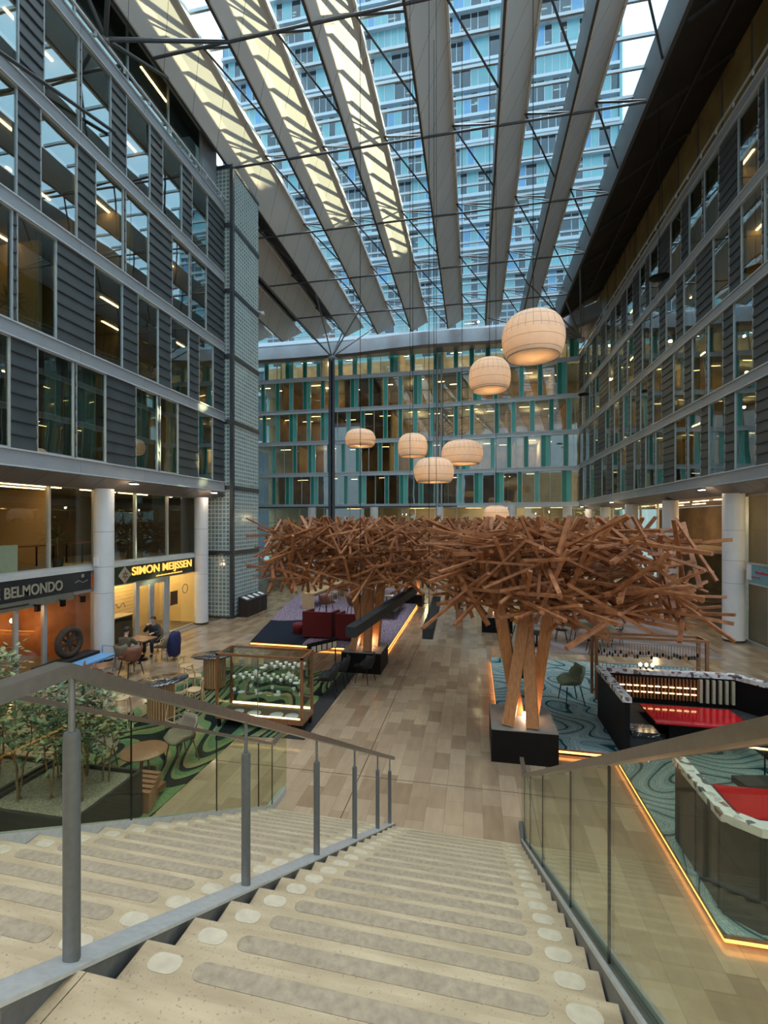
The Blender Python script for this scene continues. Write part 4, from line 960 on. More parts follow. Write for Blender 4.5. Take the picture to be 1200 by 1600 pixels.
# glass balustrades
def balustrade(x, label, cuts, flat, HR=1.05, YK=Y0):
    b_ = thing('glass_balustrade', (0, 0, 0), label, 'balustrade', rz=SR)
    ys = [-2.2, YK] + cuts + [YB - 0.12]; up = HR - 0.03
    for ya, yb in zip(ys, ys[1:]):
        if yb - ya < 0.05: continue
        za = stz(max(ya, YK)); zb = stz(max(yb, YK))
        a, b2 = ya + 0.005, yb - 0.005
        gp = G().hexa([(x - 0.008, a, za + 0.03), (x + 0.008, a, za + 0.03), (x + 0.008, b2, zb + 0.03), (x - 0.008, b2, zb + 0.03),
                  (x - 0.008, a, za + up), (x + 0.008, a, za + up), (x + 0.008, b2, zb + up), (x - 0.008, b2, zb + up)])
        gp = gp.build('glass_panel', 'glass_rail', b_, local=True)
        G().bar((x, yb, zb + 0.03), (x, yb, zb + up), 0.012, 0.012).build('panel_joint', 'black_matte', gp, local=True)
    yb = YB - 0.12; zt = stz(yb)
    G().box(x - 0.008, x + 0.008, yb + 0.005, yb + flat, 0.04 + zt, zt + up).build('glass_panel', 'glass_rail', b_, local=True)
    g = G(); rail(g, x, YK, yb, HR, 0.03, 0.022); g.box(x - 0.03, x + 0.03, yb, yb + flat, zt + HR - 0.022, zt + HR + 0.022)
    g.box(x - 0.03, x + 0.03, -2.2, YK, stz(YK) + HR - 0.022, stz(YK) + HR + 0.022)
    g.build('handrail', 'rail_top', b_, local=True)
    return b_
balustrade(XL, 'clear glass balustrade along the left edge of the stairs, beside the planter', [2.45, 3.95, 5.45, 6.6], 0.55)
balustrade(XR_ + 0.045, 'clear glass balustrade along the right edge of the stairs', [2.35, 3.35, 4.9, 6.2], 0.5, 0.995, 0.75)
# ------------------------------------------------------------------ timber tree sculptures
def tree(bx, by, cx_, cy_, hx, hy, z0, z1, n, seed, label):
    r_ = random.Random(seed)
    t_ = thing('timber_tree_sculpture', (bx, by, 0), label, 'sculpture', 'tree sculptures of loose timber beams')
    g = G(); H = 0.66
    g.box(bx - 0.64, bx + 0.64, by - 0.64, by + 0.64, 0.0, H - 0.02)
    blk = g.build('plinth', 'black_matte', t_)
    G().box(bx - 0.64, bx + 0.64, by - 0.64, by + 0.64, H - 0.02, H).build('plinth_top', 'stone_cap', blk)
    for (ax, ay), (qx, qy) in (((-0.30, -0.42), (0.22, 0.35)), ((0.17, -0.48), (0.12, 0.42)), ((-0.05, 0.2), (-0.55, -0.05)), ((0.28, 0.28), (0.62, -0.1))):
        G().bar((bx + ax, by + ay, H), (bx + qx, by + qy, z0 + 0.55), 0.235, 0.19, up=(0.2, 1, 0)).build('trunk_post', 'timber', t_)
    S = []
    for i in range(n):
        while True:
            u = (r_.uniform(-1, 1), r_.uniform(-1, 1))
            if abs(u[0]) ** 3 + abs(u[1]) ** 3 < 1: break
        edge = max(abs(u[0]), abs(u[1]))
        zc = r_.uniform(z0 + 0.12, z1 - 0.12) if r_.random() < 0.55 else r_.choice([z0 + r_.uniform(0.0, 0.3), z1 - r_.uniform(0.0, 0.35)])
        c_ = Vector((cx_ + u[0] * hx, cy_ + u[1] * hy, zc))
        ln = r_.choice([r_.uniform(0.7, 1.4), r_.uniform(1.2, 2.0), r_.uniform(1.6, 2.8)])
        az = r_.uniform(0, PI); tl = r_.gauss(0, 0.22) if r_.random() < 0.55 else r_.uniform(-1.25, 1.25)
        if abs(tl) > 0.7: ln = min(ln, 1.5)
        d = Vector((math.cos(az) * math.cos(tl), math.sin(az) * math.cos(tl), math.sin(tl)))
        p, q = c_ - d * ln / 2, c_ + d * ln / 2
        lo = z0 - 0.3; hi = z1 + 0.28
        for v_ in (p, q): v_.z = min(max(v_.z, lo), hi)
        a = r_.choice((0.055, 0.07, 0.085))
        for v_ in (p, q): v_.x = min(max(v_.x, cx_ - hx - 0.35), cx_ + hx + 0.35)
        S.append((((c_ - Vector((0, 0, 4.8))).length), p, q, a))
    S.sort(key=lambda s_: s_[0])
    for dist, p, q, a in S[:100]:
        G().bar(p, q, a, a * 0.72, up=(r_.uniform(-.3, .3), r_.uniform(-.3, .3), 1)).build('timber_beam', 'timber_stick', t_)
    g = G()
    for dist, p, q, a in S[100:]: g.bar(p, q, a, a * 0.72, up=(r_.uniform(-.3, .3), r_.uniform(-.3, .3), 1))
    o = g.build('timber_beams', 'timber_stick', t_); o['kind'] = 'stuff'
    lp_ = pt((0, 0, 0), 6, (1, 0.55, 0.2), 0.05); lp_.parent = t_; lp_.location = (0.1, 0.0, H + 0.15)
    G().lathe([(0.07, 0), (0.08, 0.1), (0.05, 0.12)], (bx + 0.1, by, H), 12).build('uplight', 'spot_white', t_)
    return t_
tree(0.99, 10.1, 1.8, 10.9, 2.45, 2.35, 2.98, 4.62, 560, 1, 'nearest timber tree sculpture, its canopy on the right side of the hall')
tree(-3.5, 14.8, -3.9, 15.0, 2.8, 2.6, 2.98, 4.68, 560, 2, 'timber tree sculpture on the black plinth beside the red sofas platform')
tree(-3.5, 26.6, -3.7, 26.8, 3.6, 3.2, 2.95, 4.7, 340, 3, 'farthest timber tree sculpture at the far corner of the purple rug')
tree(1.0, 21.05, 1.8, 21.5, 4.2, 3.4, 2.95, 4.7, 380, 4, 'timber tree sculpture behind the nearest one, its plinth near the yellow armchair')
def roof_z(x, y=0):
    for bx in BX:
        if bx - 0.1 <= x <= bx + 1.4: return 22.5 + max(0, min(1, (x - bx) / 1.27)) * 1.5 - 0.02
    return 24.3 if x < 7.2 else 22.4 + (x - 7.25) * 0.64
# ------------------------------------------------------------------ lanterns
def lantern(x, y, z, r, h, label):
    l_ = thing('paper_lantern', (x, y, z), label, 'lantern', 'pale paper pendant lanterns')
    n = 14; outer = []
    for i in range(n + 1):
        a = -0.24 * PI + 0.74 * PI * i / n
        zz = math.sin(a); outer.append((r * max(0.01, math.cos(a)) ** 0.55, h * 0.56 * zz if zz > 0 else h * 0.62 * zz))
    outer[0] = (outer[0][0] * 0.98, outer[0][1])
    inner = [(max(0.01, a - 0.015), b_ * 0.985) for a, b_ in outer][::-1]
    k = len(outer); g = G(); g.lathe(outer + inner[:-1], (x, y, z), 40)
    shd = g.build('shade', 'lantern_paper', l_)
    g = G(); g.tube([(x + outer[0][0] * math.cos(2 * PI * i / 36), y + outer[0][0] * math.sin(2 * PI * i / 36), z + outer[0][1]) for i in range(37)], 0.012, 6)
    for rr2, zz in ((r * 0.55, outer[0][1] * 0.6), (r * 0.75, outer[0][1] * 0.9)): g.tube([(x + rr2 * math.cos(2 * PI * i / 36), y + rr2 * math.sin(2 * PI * i / 36), z + zz) for i in range(37)], 0.01, 6)
    for q in range(4):
        a = q * PI / 2; g.tube([(x + outer[0][0] * math.cos(a), y + outer[0][0] * math.sin(a), z + outer[0][1]), (x, y, z + 0.05)], 0.008, 5)
    g.build('inner_ring', 'steel_mid', shd)
    G().tube([(x, y, z + h * 0.56), (x, y, roof_z(x))], 0.012, 5).build('cable', 'black_matte', l_)
    G().lathe([(0.01, -0.12), (0.1, -0.05), (0.1, 0.05), (0.01, 0.12)], (x, y, z + 0.1), 12).build('bulb', 'bulb_warm', l_)
    p = pt((0, 0, 0.05), 26 * (r / 0.8) ** 2, (1, 0.62, 0.30), 0.15); p.parent = l_; p.location = (0, 0, -0.05 * h)
# placed from (distance, height) estimates
def along(px, py, d):
    r = (px - 600) * d / 720; return (r * math.cos(YAW) - d * math.sin(YAW), r * math.sin(YAW) + d * math.cos(YAW), 4.8 - (py - 815) * d / 720)
for px, py, d, r, h, lb in ((833, 529, 13.6, 0.9, 1.3, 'largest and highest paper lantern, upper right of the hall'), (765, 589, 17.4, 0.78, 1.2, 'paper lantern just below and left of the largest one'),
        (722, 709, 18.6, 0.83, 0.95, 'wide flat paper lantern at mid height, right of the middle group'), (678, 737, 17.8, 0.77, 0.95, 'lowest paper lantern of the middle group'),
        (645, 698, 19.6, 0.63, 0.98, 'smaller round paper lantern at the top of the middle group'), (563, 686, 23.0, 0.76, 0.85, 'leftmost paper lantern hanging beside the roof mast'),
        (775, 806, 22.5, 0.63, 0.9, 'lowest paper lantern half hidden behind the timber canopy')):
    x, y, z = along(px, py, d); lantern(x, y, z, r, h, lb)
# round dark discs hanging in front of the right facade
for px, py, d, r, lb in ((1030, 433, 20.0, 0.42, 'nearer black hanging disc in front of the right facade'), (912, 616, 33, 0.40, 'farther small black hanging disc before the far corner')):
    x, y, z = along(px, py, d)
    h = thing('hanging_disc', (x, y, z), lb, 'speaker')
    G().lathe([(0.1, -0.06), (r * 0.9, -0.05), (r, 0), (r * 0.5, 0.08), (0.05, 0.12)], (x, y, z), 10).build('disc', 'black_matte', h)
    G().tube([(x, y, z + 0.12), (x, y, roof_z(x))], 0.01, 5).build('cable', 'black_matte', h)
# hanging black beams
for p, q, lb in (((-2.62, 9.67, 2.40), (-2.05, 16.1, 2.40), 'long black square beam hanging from cables in front of the second timber tree'), ((-0.98, 10.0, 2.36), (-1.12, 14.4, 2.36), 'shorter black square beam hanging from cables near the middle of the hall')):
    h = thing('hanging_beam_lamp', ((p[0] + q[0]) / 2, (p[1] + q[1]) / 2, p[2]), lb, 'lamp', 'black hanging beams')
    G().bar(p, q, 0.23, 0.23).build('beam', 'beam_black', h)
    for t_ in (0.1, 0.9):
        v_ = Vector(p).lerp(Vector(q), t_); G().tube([(v_.x, v_.y, p[2] + 0.11), (v_.x, v_.y, roof_z(v_.x))], 0.008, 5).build('cable', 'black_matte', h)
# ------------------------------------------------------------------ platforms and rugs
def platform(poly, z, name, label, top, led_sides, cat='platform', zc=None):
    xs = [p[0] for p in poly]; ys = [p[1] for p in poly]; c_ = (sum(xs) / len(xs), sum(ys) / len(ys), 0)
    p_ = thing(name, c_, label, cat)
    G().prism([(c_[0] + (x - c_[0]) * 0.96, c_[1] + (y - c_[1]) * 0.96) for x, y in poly], 0.013, z - 0.05).build('plinth', 'black_matte', p_)
    G().prism(poly, z - 0.05, z - 0.012).build('edge_board', 'walnut', p_)
    G().prism([(c_[0] + (x - c_[0]) * 0.997, c_[1] + (y - c_[1]) * 0.997) for x, y in poly], z - 0.012, z).build('rug_surface', top, p_)
    for a, b_ in led_sides:
        (xa, ya), (xb, yb) = poly[a], poly[b_]
        n = Vector((xb - xa, yb - ya, 0)).normalized(); o_ = Vector((c_[0] - (xa + xb) / 2, c_[1] - (ya + yb) / 2, 0))
        nn = Vector((-n.y, n.x, 0)); nn = nn if nn.dot(o_) > 0 else -nn
        G().bar((xa + nn.x * 0.02 + n.x * 0.02, ya + nn.y * 0.02 + n.y * 0.02, z - 0.075), (xb + nn.x * 0.02 - n.x * 0.02, yb + nn.y * 0.02 - n.y * 0.02, z - 0.075), 0.02, 0.045).build('led_strip', 'led_orange', p_)
    return p_
platform([(-8.51, 16.55), (-3.1, 16.45), (-3.12, 25.9), (-4.3, 31.5), (-11.6, 31.5), (-10.4, 24.5)], 0.15, 'lounge_platform', 'raised platform with purple rug and glowing orange edge, left of the hall centre', 'rug_purple', [(0, 1), (1, 2), (2, 3)])
platform([(0.56, 10.0), (2.77, 9.95), (2.77, 5.83), (6.75, 5.83), (6.75, 16.35), (0.56, 16.25)], 0.15, 'lounge_platform', 'raised platform with teal wavy rug and glowing orange edge, right of the stairs', 'rug_teal', [(0, 1), (1, 2), (2, 3), (5, 0)])
o = G().prism([(-8.5, 4.5), (-5.15, 4.5), (-5.15, 9.5), (-4.1, 9.6), (-4.1, 14.1), (-8.5, 14.1)], 0.001, 0.018).build('rug', 'rug_green'); tag(o, 'green rug with dark swirling bands under the high tables and display case', 'rug')
o = G().prism([(-4.09, 9.6), (-3.65, 9.6), (-3.65, 14.1), (-4.09, 14.1)], 0.001, 0.018).build('rug', 'black_soft'); tag(o, 'black rug strip at the right edge of the green rug', 'rug')
o = G().prism([(1.9, 17.6), (8.6, 18.0), (9.2, 26), (1.9, 26.0)], 0.001, 0.015).build('rug', 'rug_pink'); tag(o, 'dusty pink grey rug under the oval table at the back right', 'rug')
# ------------------------------------------------------------------ booth with stone capped walls
PZ = 0.15
bo = thing('booth_partition', (4.35, 8.8, PZ), 'black booth walls with speckled stone capping around the red tables', 'partition')
def wall_run(pts, top=1.36, th=0.1):
    g = G(); cg = G()
    for (xa, ya), (xb, yb) in zip(pts, pts[1:]):
        g.bar((xa, ya, (PZ + top - 0.1) / 2), (xb, yb, (PZ + top - 0.1) / 2), th, top - 0.1 - PZ)
    return g
def path_ribbon(pts, w_, z0, z1):
    g = G(); P = [Vector((x, y, 0)) for x, y in pts]; Ls = []; Rs = []
    for i, p in enumerate(P):
        d1 = (P[i] - P[i - 1]).normalized() if i else (P[1] - P[0]).normalized()
        d2 = (P[i + 1] - P[i]).normalized() if i < len(P) - 1 else d1
        n1 = Vector((-d1.y, d1.x, 0)); n2 = Vector((-d2.y, d2.x, 0)); n_ = (n1 + n2).normalized(); k = w_ / 2 / max(0.4, n_.dot(n1))
        Ls.append(p + n_ * k); Rs.append(p - n_ * k)
    for i in range(len(P) - 1):
        a, b_, c_, d_ = Rs[i], Rs[i + 1], Ls[i + 1], Ls[i]
        g.hexa([(a.x, a.y, z0), (b_.x, b_.y, z0), (c_.x, c_.y, z0), (d_.x, d_.y, z0), (a.x, a.y, z1), (b_.x, b_.y, z1), (c_.x, c_.y, z1), (d_.x, d_.y, z1)])
    return g
back = [(2.95, 9.75), (2.95, 11.7), (5.75, 11.7), (6.25, 11.1), (6.25, 8.6)]
near = [(2.95, 7.45), (2.95, 6.15), (3.2, 5.95), (6.25, 5.95), (6.25, 8.6)]
path_ribbon(back, 0.10, PZ, 1.26).build('wall_panel', 'black_matte', bo)
path_ribbon(back, 0.17, 1.26, 1.36).build('stone_cap', 'terrazzo', bo)
path_ribbon(near, 0.10, PZ, 1.26).build('wall_panel', 'planter_dark', bo)
path_ribbon(near, 0.17, 1.26, 1.36).build('stone_cap', 'terrazzo', bo)
g = G()
for x in (3.6, 4.5, 5.4): g.box(x, x + 0.025, 5.885, 5.899, PZ, 1.2)
g.box(3.3, 6.2, 5.885, 5.899, 0.85, 0.875); g.box(2.885, 2.899, 6.2, 6.225, PZ, 1.2).box(2.885, 2.899, 6.8, 6.825, PZ, 1.2)
g.build('panel_joints', 'black_matte', bo)
path_ribbon([(3.3, 9.85), (3.3, 11.35), (5.65, 11.35), (5.9, 11.1), (5.9, 8.8)], 0.55, PZ, 0.6).build('bench_seat', 'black_soft', bo)
path_ribbon([(3.3, 7.35), (3.3, 6.3), (5.9, 6.3), (5.9, 8.5)], 0.5, PZ, 0.6).build('bench_seat', 'black_soft', bo)
G().box(3.05, 3.55, 9.8, 10.2, 0.6, 0.68).build('bench_end_block', 'marble_dark', bo)
g = G(); h = G()
for i in range(26): g.box(3.1 + i * 0.075, 3.14 + i * 0.075, 11.60, 11.645, 0.72, 1.2)
g.build('slatted_back', 'walnut', bo)
for i in range(12): h.box(3.2 + i * 0.15, 3.3 + i * 0.15, 11.585, 11.598, 1.0, 1.02).box(3.2 + i * 0.15, 3.3 + i * 0.15, 11.585, 11.598, 0.86, 0.88)
h.build('light_slots', 'led_warm', bo)
g = G(); h = G()
for i in range(6): g.box(5.02 + i * 0.13, 5.08 + i * 0.13, 11.585, 11.645, 0.7, 1.22)
g.build('pale_stripes', 'strip_pale', bo)
def red_table(x0, x1, y0, y1, lb, lights=0):
    t_ = thing('red_table', ((x0 + x1) / 2, (y0 + y1) / 2, PZ), lb, 'table')
    G().box(x0, x1, y0, y1, 0.71, 0.75).build('tabletop', 'red_table', t_)
    G().box((x0 + x1) / 2 - 0.5, (x0 + x1) / 2 + 0.5, (y0 + y1) / 2 - 0.1, (y0 + y1) / 2 + 0.1, PZ, 0.71).build('pedestal', 'black_matte', t_)
red_table(3.62, 5.4, 10.2, 11.15, 'glossy red rectangular table in the far booth')
red_table(3.62, 5.4, 7.15, 7.95, 'red rectangular table in the near booth seen through the glass')
o = path_ribbon([(4.1, 8.2), (4.6, 8.3), (5.1, 8.2)], 0.3, 0.62, 0.72).build('curved_bench', 'black_soft')
tag(o, 'dark curved seat back behind the near red table', 'bench')
G().box(4.2, 5.0, 8.15, 8.38, PZ, 0.62).build('base', 'black_soft', o)
t_ = thing('table_lamp', (3.95, 11.7, 1.36), 'three glowing bulbs of a small lamp on the stone capping of the far booth', 'lamp')
for dx in (-0.13, 0, 0.13):
    G().lathe([(0.02, 0), (0.02, 0.06), (0.001, 0.06)], (3.95 + dx, 11.7, 1.36), 8).build('socket', 'black_matte', t_)
    G().lathe([(0.001, 0.06), (0.035, 0.09), (0.035, 0.12), (0.001, 0.15)], (3.95 + dx, 11.7, 1.36), 10).build('bulb', 'bulb_warm', t_)
# linear lamps in the near booth
for x, y, z, lb in ((4.9, 9.0, 0.9, 'upper thin glowing bar lamp behind the right glass balustrade'), (5.6, 8.3, 0.9, 'lower thin glowing bar lamp behind the right glass balustrade')):
    l_ = thing('bar_lamp', (x, y, PZ), lb, 'lamp')
    G().tube([(x - 0.35, y + 0.05, z), (x + 0.35, y - 0.05, z)], 0.014, 6).build('tube', 'led_warm', l_)
    G().tube([(x, y, PZ), (x, y, z)], 0.012, 6).build('stand', 'black_matte', l_)
# ------------------------------------------------------------------ display racks and case
rk = thing('hanging_rack', (4.4, 13.1, PZ), 'open brown framed rack with rows of small hanging paddles behind the booth', 'rack')
x0, x1, y0, y1, zt = 3.15, 5.75, 12.9, 13.35, 1.82
g = G()
for x in (x0, x1):
    for y in (y0, y1): g.box(x - 0.035, x + 0.035, y - 0.035, y + 0.035, PZ, zt)
for y in (y0, y1): g.box(x0 + 0.035, x1 - 0.035, y - 0.03, y + 0.03, zt - 0.06, zt).box(x0 + 0.035, x1 - 0.035, y - 0.03, y + 0.03, PZ + 0.06, PZ + 0.14)
for x in (x0, x1): g.box(x - 0.03, x + 0.03, y0 + 0.035, y1 - 0.035, zt - 0.06, zt)
g.build('frame', 'walnut', rk)
for z in (1.6, 1.05): G().tube([(x0, 13.12, z), (x1, 13.12, z)], 0.009, 6).build('rail', 'steel_mid', rk)
rr_ = random.Random(4)
for i in range(62):
    z = 1.6 if i < 36 else 1.05; x = x0 + 0.12 + ((i if i < 36 else i - 36) / (35.0 if i < 36 else 25.0)) * (x1 - x0 - 0.24); ln = rr_.uniform(0.17, 0.30)
    g = G().tube([(x, 13.12, z - 0.01), (x, 13.12, z - ln)], 0.010, 5, 0); g.box(x - 0.022, x + 0.022, 13.105, 13.135, z - ln - 0.09, z - ln, 1)
    g.build('hanging_paddle', [rr_.choice(['strip_grey', 'oak_slat']), rr_.choice(['walnut', 'black_soft', 'black_matte'])], rk)
dc = thing('display_case', (-4.83, 10.12, 0), 'wooden framed glass display case full of white crockery', 'cabinet')
x0, x1, y0, y1, zb, zt = -5.9, -3.76, 9.78, 10.5, 0.22, 1.74
g = G()
for x in (x0 + 0.03, x1 - 0.03):
    for y in (y0 + 0.03, y1 - 0.03): g.box(x - 0.03, x + 0.03, y - 0.03, y + 0.03, zb + 0.1, zt)
for z in (zt - 0.05,):
    for y in (y0, y1 - 0.05): g.box(x0, x1, y, y + 0.05, z, z + 0.051)
    for x in (x0, x1 - 0.05): g.box(x, x + 0.05, y0 + 0.05, y1 - 0.05, z, z + 0.051)
g.build('frame', 'walnut', dc)
bbd = G().box(x0, x1, y0, y1, zb, zb + 0.1).build('base_board', 'walnut', dc)
G().box(x0 + 0.02, x1 - 0.02, y0 + 0.02, y1 - 0.02, zb + 0.1, zb + 0.115).build('base_deck', 'room_dark', bbd)
for x in (x0 + 0.06, x1 - 0.06):
    for y in (y0 + 0.06, y1 - 0.06): G().box(x - 0.03, x + 0.03, y - 0.03, y + 0.03, 0.018, zb).build('leg', 'black_matte', bbd)
SH = (0.80, 1.10, 1.40)
for z in SH: G().box(x0 + 0.06, x1 - 0.06, y0 + 0.07, y1 - 0.07, z - 0.008, z).build('glass_shelf', 'glass_case', dc)
for a in ((x0 + 0.06, x1 - 0.06, y0 + 0.01, y0 + 0.016, zb + 0.12, zt - 0.05), (x0 + 0.06, x1 - 0.06, y1 - 0.016, y1 - 0.01, zb + 0.12, zt - 0.05), (x0 + 0.01, x0 + 0.016, y0 + 0.06, y1 - 0.06, zb + 0.12, zt - 0.05),
          (x1 - 0.016, x1 - 0.01, y0 + 0.06, y1 - 0.06, zb + 0.12, zt - 0.05), (x0 + 0.05, x1 - 0.05, y0 + 0.05, y1 - 0.05, zt - 0.01, zt - 0.004)): G().box(*a).build('glass_pane', 'glass_case', dc)
G().box(-4.86, -4.84, y0 + 0.02, y0 + 0.03, zb + 0.12, zt - 0.05).build('pane_joint', 'steel_mid', dc)
G().box(x0 + 0.07, x1 - 0.07, y0 + 0.025, y0 + 0.045, zb + 0.116, zb + 0.14).build('light_strip', 'led_warm', dc)
G().box(x0 + 0.07, x1 - 0.07, y1 - 0.06, y1 - 0.03, zb + 0.116, zb + 0.15).build('light_strip', 'led_warm', dc)
cup0 = G().lathe([(0.018, 0), (0.032, 0.02), (0.036, 0.065), (0.032, 0.065), (0.028, 0.02), (0.001, 0.01)], (0, 0, 0), 14).build('cup', 'ceramic', local=True); tag(cup0, 'x', 'cup')
G().tube([(0.034, 0, 0.055), (0.056, 0, 0.05), (0.056, 0, 0.028), (0.032, 0, 0.02)], 0.004, 5).build('handle', 'ceramic', cup0, local=True)
plate0 = G().lathe([(0.06, 0), (0.14, 0.018), (0.138, 0.022), (0.06, 0.006), (0.001, 0.006)], (0, 0, 0), 24).build('plate', 'plate_white', local=True); tag(plate0, 'x', 'plate')
pot0 = G().lathe([(0.04, 0), (0.06, 0.04), (0.055, 0.1), (0.03, 0.12), (0.035, 0.135), (0.001, 0.15)], (0, 0, 0), 16).build('teapot', 'ceramic', local=True); tag(pot0, 'x', 'pot')
G().tube([(0.05, 0, 0.04), (0.09, 0, 0.09), (0.1, 0, 0.12)], [0.014, 0.01, 0.008], 6).build('spout', 'ceramic', pot0, local=True)
G().tube([(-0.05, 0, 0.1), (-0.09, 0, 0.09), (-0.09, 0, 0.05), (-0.055, 0, 0.035)], 0.006, 6).build('handle', 'ceramic', pot0, local=True)
uc, up_, uo = [], [], []
rr_ = random.Random(9)
names = ('lower', 'middle', 'upper')
for si, n in ((0, 7), (1, 22), (2, 13)):
    for i in range(n):
        x = (-5.55 + i * (1.65 / max(1, n - 1))) if si != 2 else (-4.75 + i * 0.075)
        y = (10.0, 10.16, 10.3)[i % 3] if si else (10.02, 10.3)[i % 2]
        place(cup0, uc, (x, y, SH[si]), rr_.uniform(0, 6), 'small white cup on the %s glass shelf of the display case' % names[si], 'white cups on the %s shelf' % names[si], 1.12)
for i, (x, y) in enumerate(((-5.42, 9.95), (-5.0, 9.93), (-4.45, 9.93), (-4.08, 9.93))):
    place(plate0, up_, (x, y, zb + 0.142 - 0.027), 0, 'large white plate on the bottom deck of the display case, %s from left' % ('first', 'second', 'third', 'fourth')[i], 'white plates on the bottom deck', (1.0, 1.15, 1.15, 1.15)[i])
for si, xs in ((0, (-5.35, -4.9, -4.45)), (1, (-3.98,)), (2, (-4.8, ))):
    for i, x in enumerate(xs): place(plate0, up_, (x, 9.97, SH[si]), 0, 'small white plate on the %s glass shelf of the display case' % names[si], 'small plates on the %s shelf' % names[si], 0.6)
for x, s_, w_ in ((-5.15, 1, 'left part of the middle'), (-4.3, 1, 'right part of the middle')): place(pot0, uo, (x, 10.3, SH[s_]), 0.4, 'white teapot standing on the %s glass shelf' % w_, 'white teapots')
place(pot0, uo, (-3.95, 10.2, SH[2]), 0.4, 'white teapot at the right end of the upper glass shelf', 'white teapots')
for i, x in enumerate((-5.62, -5.3, -4.98)):
    o = G().prism_y([(x - 0.08, SH[2]), (x + 0.08, SH[2]), (x + 0.085, SH[2] + 0.2), (x + 0.05, SH[2] + 0.27), (x - 0.05, SH[2] + 0.27), (x - 0.085, SH[2] + 0.2)], 10.2, 10.222).build('wooden_board', 'oak')
    tag(o, 'pale wooden board standing on the upper shelf of the display case, %s of three' % ('left', 'middle', 'right')[i], 'board', 'wooden boards in the display case')
mr = thing('menu_rack', (-4.35, 13.1, 0), 'small black slanted menu rack behind the display case', 'rack')
G().hexa([(-4.75, 12.7, 0.95), (-4.7, 12.68, 0.95), (-4.1, 13.6, 0.95), (-4.15, 13.62, 0.95), (-4.75, 12.7, 1.25), (-4.7, 12.68, 1.25), (-4.1, 13.6, 1.25), (-4.15, 13.62, 1.25)]).build('panel', 'black_matte', mr)
for i in range(5):
    t = 0.1 + i * 0.18; x = -4.7 + 0.6 * t; y = 12.68 + 0.92 * t; G().hexa([(x + 0.01, y - 0.01, 0.98), (x + 0.02, y - 0.015, 0.98), (x + 0.1, y + 0.11, 0.98), (x + 0.09, y + 0.115, 0.98), (x + 0.01, y - 0.01, 1.15), (x + 0.02, y - 0.015, 1.15), (x + 0.1, y + 0.11, 1.15), (x + 0.09, y + 0.115, 1.15)]).build('leaflet', 'poster_paper', mr)
for p in ((-4.7, 12.72), (-4.15, 13.55)): G().box(p[0] - 0.015, p[0] + 0.015, p[1] - 0.015, p[1] + 0.015, 0.018, 0.95).build('leg', 'black_matte', mr)
# ------------------------------------------------------------------ chairs and stools
def shell_chair(fabric, legs_mat, label, sc=1.0):
    c_ = thing('shell_chair', (0, 0, 0), label, 'chair')
    prof = [(0.25, 0.455, 0.22), (0.1, 0.44, 0.26), (-0.08, 0.435, 0.27), (-0.19, 0.47, 0.27), (-0.25, 0.58, 0.26), (-0.29, 0.72, 0.24), (-0.31, 0.83, 0.19)]
    NU = 10; vs = []; 
    def P(k, u, off):
        y, z, w_ = prof[k]; curl = 0.17 * abs(u) ** 2.6 * (1.0 if 0 < k < 5 else 0.35); fwd = 0.13 * u * u * (1 if k >= 3 else 0.0)
        return (u * (w_ + off * 0.6), y + fwd - off * (1 if k >= 3 else 0), z + curl - off * (0.2 if k >= 4 else 1))
    for off in (0.0, 0.028):
        for k in range(7):
            for i in range(NU + 1): vs.append(P(k, -1 + 2 * i / NU, off))
    M = 7 * (NU + 1); fs = []
    for k in range(6):
        for i in range(NU):
            a = k * (NU + 1) + i; b_ = a + NU + 1
            fs.append((a, a + 1, b_ + 1, b_)); fs.append((M + a, M + b_, M + b_ + 1, M + a + 1))
    for i in range(NU): fs.append((i, M + i, M + i + 1, i + 1)); a = 6 * (NU + 1) + i; fs.append((a, a + 1, M + a + 1, M + a))
    for k in range(6):
        a = k * (NU + 1); b_ = a + NU + 1; fs.append((a, b_, M + b_, M + a)); a += NU; b_ += NU; fs.append((a, M + a, M + b_, b_))
    g = G(); g.add(vs, fs, 0, True); g.build('shell', fabric, c_, local=True)
    for sx_, sy_ in ((-1, 1), (1, 1), (1, -1), (-1, -1)):
        G().tube([(sx_ * 0.17, sy_ * 0.15, 0.42), (sx_ * 0.24, sy_ * 0.22 - 0.02, 0.0)], [0.015, 0.011], 8).build('leg', legs_mat, c_, local=True)
    return c_
def bar_stool(label):
    c_ = thing('bar_stool', (0, 0, 0), label, 'stool')
    G().lathe([(0.17, 0.63), (0.2, 0.645), (0.2, 0.665), (0.15, 0.66), (0.001, 0.655)], (0, 0, 0), 24, sx=1.0, sy=0.85).build('seat', 'oak', c_, local=True)
    for sx_, sy_ in ((-1, 1), (1, 1)): G().tube([(sx_ * 0.12, sy_ * 0.11, 0.64), (sx_ * 0.2, sy_ * 0.18, 0)], 0.015, 8).build('leg', 'oak', c_, local=True)
    for sx_ in (-1, 1): G().tube([(sx_ * 0.2, -0.2, 0), (sx_ * 0.15, -0.16, 0.64), (sx_ * 0.17, -0.19, 0.85)], 0.015, 8).build('leg', 'oak', c_, local=True)
    g = G(); q = [(0.18, 0.165), (0.18, -0.17), (-0.18, -0.17), (-0.18, 0.165)]
    for a, b_ in zip(q, q[1:] + q[:1]): g.bar((a[0], a[1], 0.22), (b_[0], b_[1], 0.22), 0.018)
    g.build('foot_ring', 'oak', c_, local=True)
    g = G(); P = [(0.21 * math.sin(t), -0.20 + 0.13 * (1 - math.cos(t)) * 1.2, 0.87) for t in [(-1.2 + 2.4 * i / 10) for i in range(11)]]
    for a, b_ in zip(P, P[1:]): g.bar(a, b_, 0.022, 0.055)
    g.build('backrest', 'oak', c_, local=True); return c_
